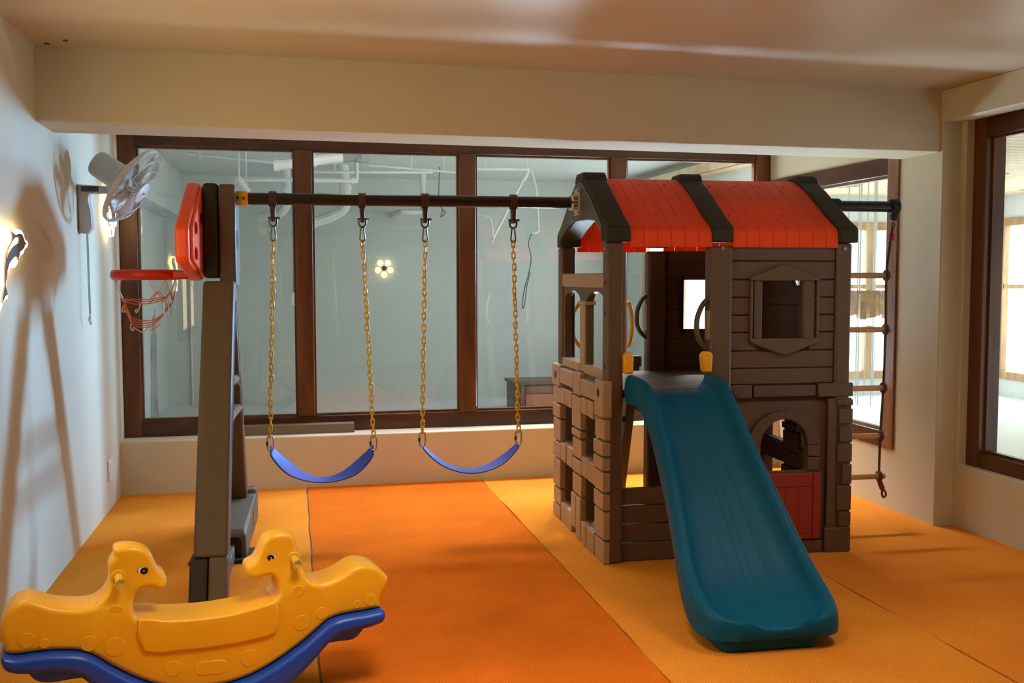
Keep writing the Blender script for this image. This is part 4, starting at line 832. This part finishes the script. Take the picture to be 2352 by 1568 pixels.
BASE = [(0.586, 0.272), (0.56, 0.27), (0.516, 0.267), (0.453, 0.266), (0.403, 0.255), (0.366, 0.229), (0.317, 0.193), (0.269, 0.164), (0.209, 0.131), (0.132, 0.101), (0.046, 0.085), (-0.038, 0.088), (-0.12, 0.102), (-0.184, 0.127), (-0.247, 0.164), (-0.309, 0.209), (-0.349, 0.243), (-0.389, 0.267), (-0.429, 0.277), (-0.479, 0.284), (-0.528, 0.286), (-0.577, 0.286), (-0.605, 0.296), (-0.615, 0.295), (-0.618, 0.281), (-0.611, 0.258), (-0.593, 0.242), (-0.564, 0.234), (-0.544, 0.231), (-0.53, 0.226), (-0.48, 0.224), (-0.43, 0.215), (-0.39, 0.19), (-0.372, 0.171), (-0.332, 0.13), (-0.281, 0.086), (-0.202, 0.043), (-0.122, 0.014), (-0.04, 0.0), (0.045, 0.0), (0.131, 0.014), (0.207, 0.036), (0.279, 0.076), (0.34, 0.128), (0.39, 0.178), (0.433, 0.205), (0.483, 0.213), (0.531, 0.215), (0.559, 0.22), (0.588, 0.228), (0.599, 0.246), (0.597, 0.265)]
def pillow(name, mat, loop, halfw, r_, n=2, thin=None):
    """outline in (s, z) with rounded edges; thin(z, s) scales the half width"""
    L_ = smooth_loop(loop, n); k = len(L_); L_ = [Vector(p) for p in L_]
    area_ = sum(L_[i].x * L_[(i + 1) % k].y - L_[(i + 1) % k].x * L_[i].y for i in range(k))
    if area_ < 0: L_.reverse()
    nr = []
    for i in range(k):
        t = (L_[(i + 1) % k] - L_[i - 1]).normalized(); nr.append(Vector((-t.y, t.x)))
    for _ in range(3): nr = [((nr[i - 1] + nr[i] * 2 + nr[(i + 1) % k]) / 4).normalized() for i in range(k)]
    b = B(); rings = []
    for side in (-1, 1):
        seq = []
        for a in (90, 68, 45, 22, 0):
            off = r_ * (1 - math.cos(R(90 - a))); dep = r_ * math.sin(R(90 - a)); seq.append((off, dep))
        seq = [(r_ * (1 - math.cos(R(t))), r_ * math.sin(R(t))) for t in (0, 18, 36, 54, 72, 90)] if False else [(r_ * (1 - math.sin(R(t))), r_ * math.cos(R(t))) for t in (90, 70, 50, 30, 12, 0)]
        rg = []
        for off, dep in seq:
            ring = []
            for i in range(k):
                p = L_[i] + nr[i] * off; f = thin(p.y, p.x) if thin else 1
                ring.append(b.b.verts.new((p.x, side * ((halfw - r_) * f + dep), p.y)))
            rg.append(ring)
        rings.append(rg)
    for si, rg in enumerate(rings):
        for a_, c_ in zip(rg, rg[1:]):
            for i in range(k):
                f = [a_[i], a_[(i + 1) % k], c_[(i + 1) % k], c_[i]]; b.b.faces.new(f if si else f[::-1])
        ed = [b.b.edges.get((rg[-1][i], rg[-1][(i + 1) % k])) for i in range(k)]
        bmesh.ops.triangle_fill(b.b, use_beauty=True, use_dissolve=False, edges=ed)
    a_, c_ = rings[0][0], rings[1][0]
    for i in range(k): b.b.faces.new([a_[i], a_[(i + 1) % k], c_[(i + 1) % k], c_[i]])
    return b.done(name, mat, GR, smooth=50)
head = lambda z, s: 1 - .55 * max(0, min(1, (z - .36) / .12)) * (1 if -.34 < s < -.1 or .1 < s < .34 else .35)
bd = pillow('body', 'rocker_yellow', BODY, .085, .020, 2, head)
pillow('base', 'rocker_blue', BASE, .125, .024, 2)
pillow('foot_pad', 'rocker_blue', [(-.545, .24), (-.538, .216), (-.521, .198), (-.492, .188), (-.462, .186), (-.422, .187), (-.385, .188), (-.37, .2), (-.40, .235), (-.47, .243)], .10, .016, 2)
pillow('foot_pad', 'rocker_blue', [(.375, .185), (.40, .176), (.433, .176), (.483, .175), (.508, .19), (.531, .215), (.55, .24), (.50, .243), (.42, .235), (.385, .21)], .10, .016, 2)
pillow('seat', 'rocker_yellow', [(-.222, .348), (-.142, .336), (-.033, .326), (.079, .327), (.189, .344), (.221, .345), (.228, .291), (.215, .238), (.135, .224), (.021, .220), (-.09, .225), (-.208, .241)], .0945, .010, 2)
def surf_y(s, z): return -(.065 * head(z, s) + .020)
for (s, z), r_ in (((-.288, .381), 36), ((-.546, .329), 40), ((-.497, .312), 26), ((-.369, .292), 42), ((-.293, .269), 52), ((-.117, .169), 44), ((.128, .165), 48), ((.306, .26), 46), ((.297, .371), 34), ((.376, .283), 36), ((.554, .306), 36), ((.503, .297), 24)):
    rr = r_ * .000597
    for sg in (1, -1):
        y0 = surf_y(s, z) * sg
        B().tube([(s, y0 + .004 * sg, z), (s, y0 - .0014 * sg, z)], rr, 20).done('spot', 'rocker_yellow', bd, bevel=.0012)
for sg in (1, -1):
    y0 = surf_y(0, .15) * sg
    B().prism([(-.05 + x_, .142 + z_) for x_, z_ in arc(.085, .008, .022, .024, -90, 90, 6) + arc(.022, .012, .022, .024, 90, 270, 6)], 'y', min(y0 + .004 * sg, y0 - .0014 * sg), max(y0 + .004 * sg, y0 - .0014 * sg)).done('spot', 'rocker_yellow', bd, bevel=.002)
for s, z, dr in ((-.202, .497, 1), (.215, .491, -1)):
    for sg in (1, -1):
        y0 = surf_y(s, z) * sg
        e = B().tube([(0, y0 + .003 * sg, 0), (0, y0 - .0024 * sg, 0)], .017, 20).xf(Matrix.Translation((s, 0, z)) @ Matrix.Diagonal((1.0, 1, .78, 1))).done('eye', 'black', bd)
        B().tube([(0, y0 - .002 * sg, 0), (0, y0 - .0032 * sg, 0)], .0145, 18).xf(Matrix.Translation((s - .0005 * dr, 0, z + .001)) @ Matrix.Diagonal((1.0, 1, .76, 1))).done('eye_white', 'white_plastic', e)
        B().tube([(0, y0 - .0028 * sg, 0), (0, y0 - .0042 * sg, 0)], .0112, 16).xf(Matrix.Translation((s + .0035 * dr, 0, z - .001))).done('pupil', 'black', e)
        B().tube([(0, y0 - .004 * sg, 0), (0, y0 - .005 * sg, 0)], .0022, 8).xf(Matrix.Translation((s + .0035 * dr, 0, z))).done('glint', 'white_plastic', e)
for s, z in ((-.276, .485), (.290, .478)):
    for sg in (1, -1):
        y0 = surf_y(s, z) * sg
        B().tube([(s, y0 + .004 * sg, z), (s, y0 - .003 * sg, z)], .024, 18).done('ear_boss', 'rocker_yellow', bd, bevel=.003)
        pg = B().tube([(s, y0 + .004 * sg, z), (s + .003, y0 - .025 * sg, z - .006), (s + .005, y0 - .042 * sg, z - .010)], [.0145, .0135, .013], 14).done('grip_peg', 'peg_yellow', bd)
        b = B()
        for i in range(14):
            a = 2 * math.pi * i / 14; c = Vector((s + .005, y0 - .040 * sg, z - .010))
            b.tube([c, c + Vector((.020 * math.cos(a), -.010 * sg, .020 * math.sin(a)))], [.0032, .0012], 5)
        b.done('grip_flare', 'peg_yellow', pg, kind='stuff')
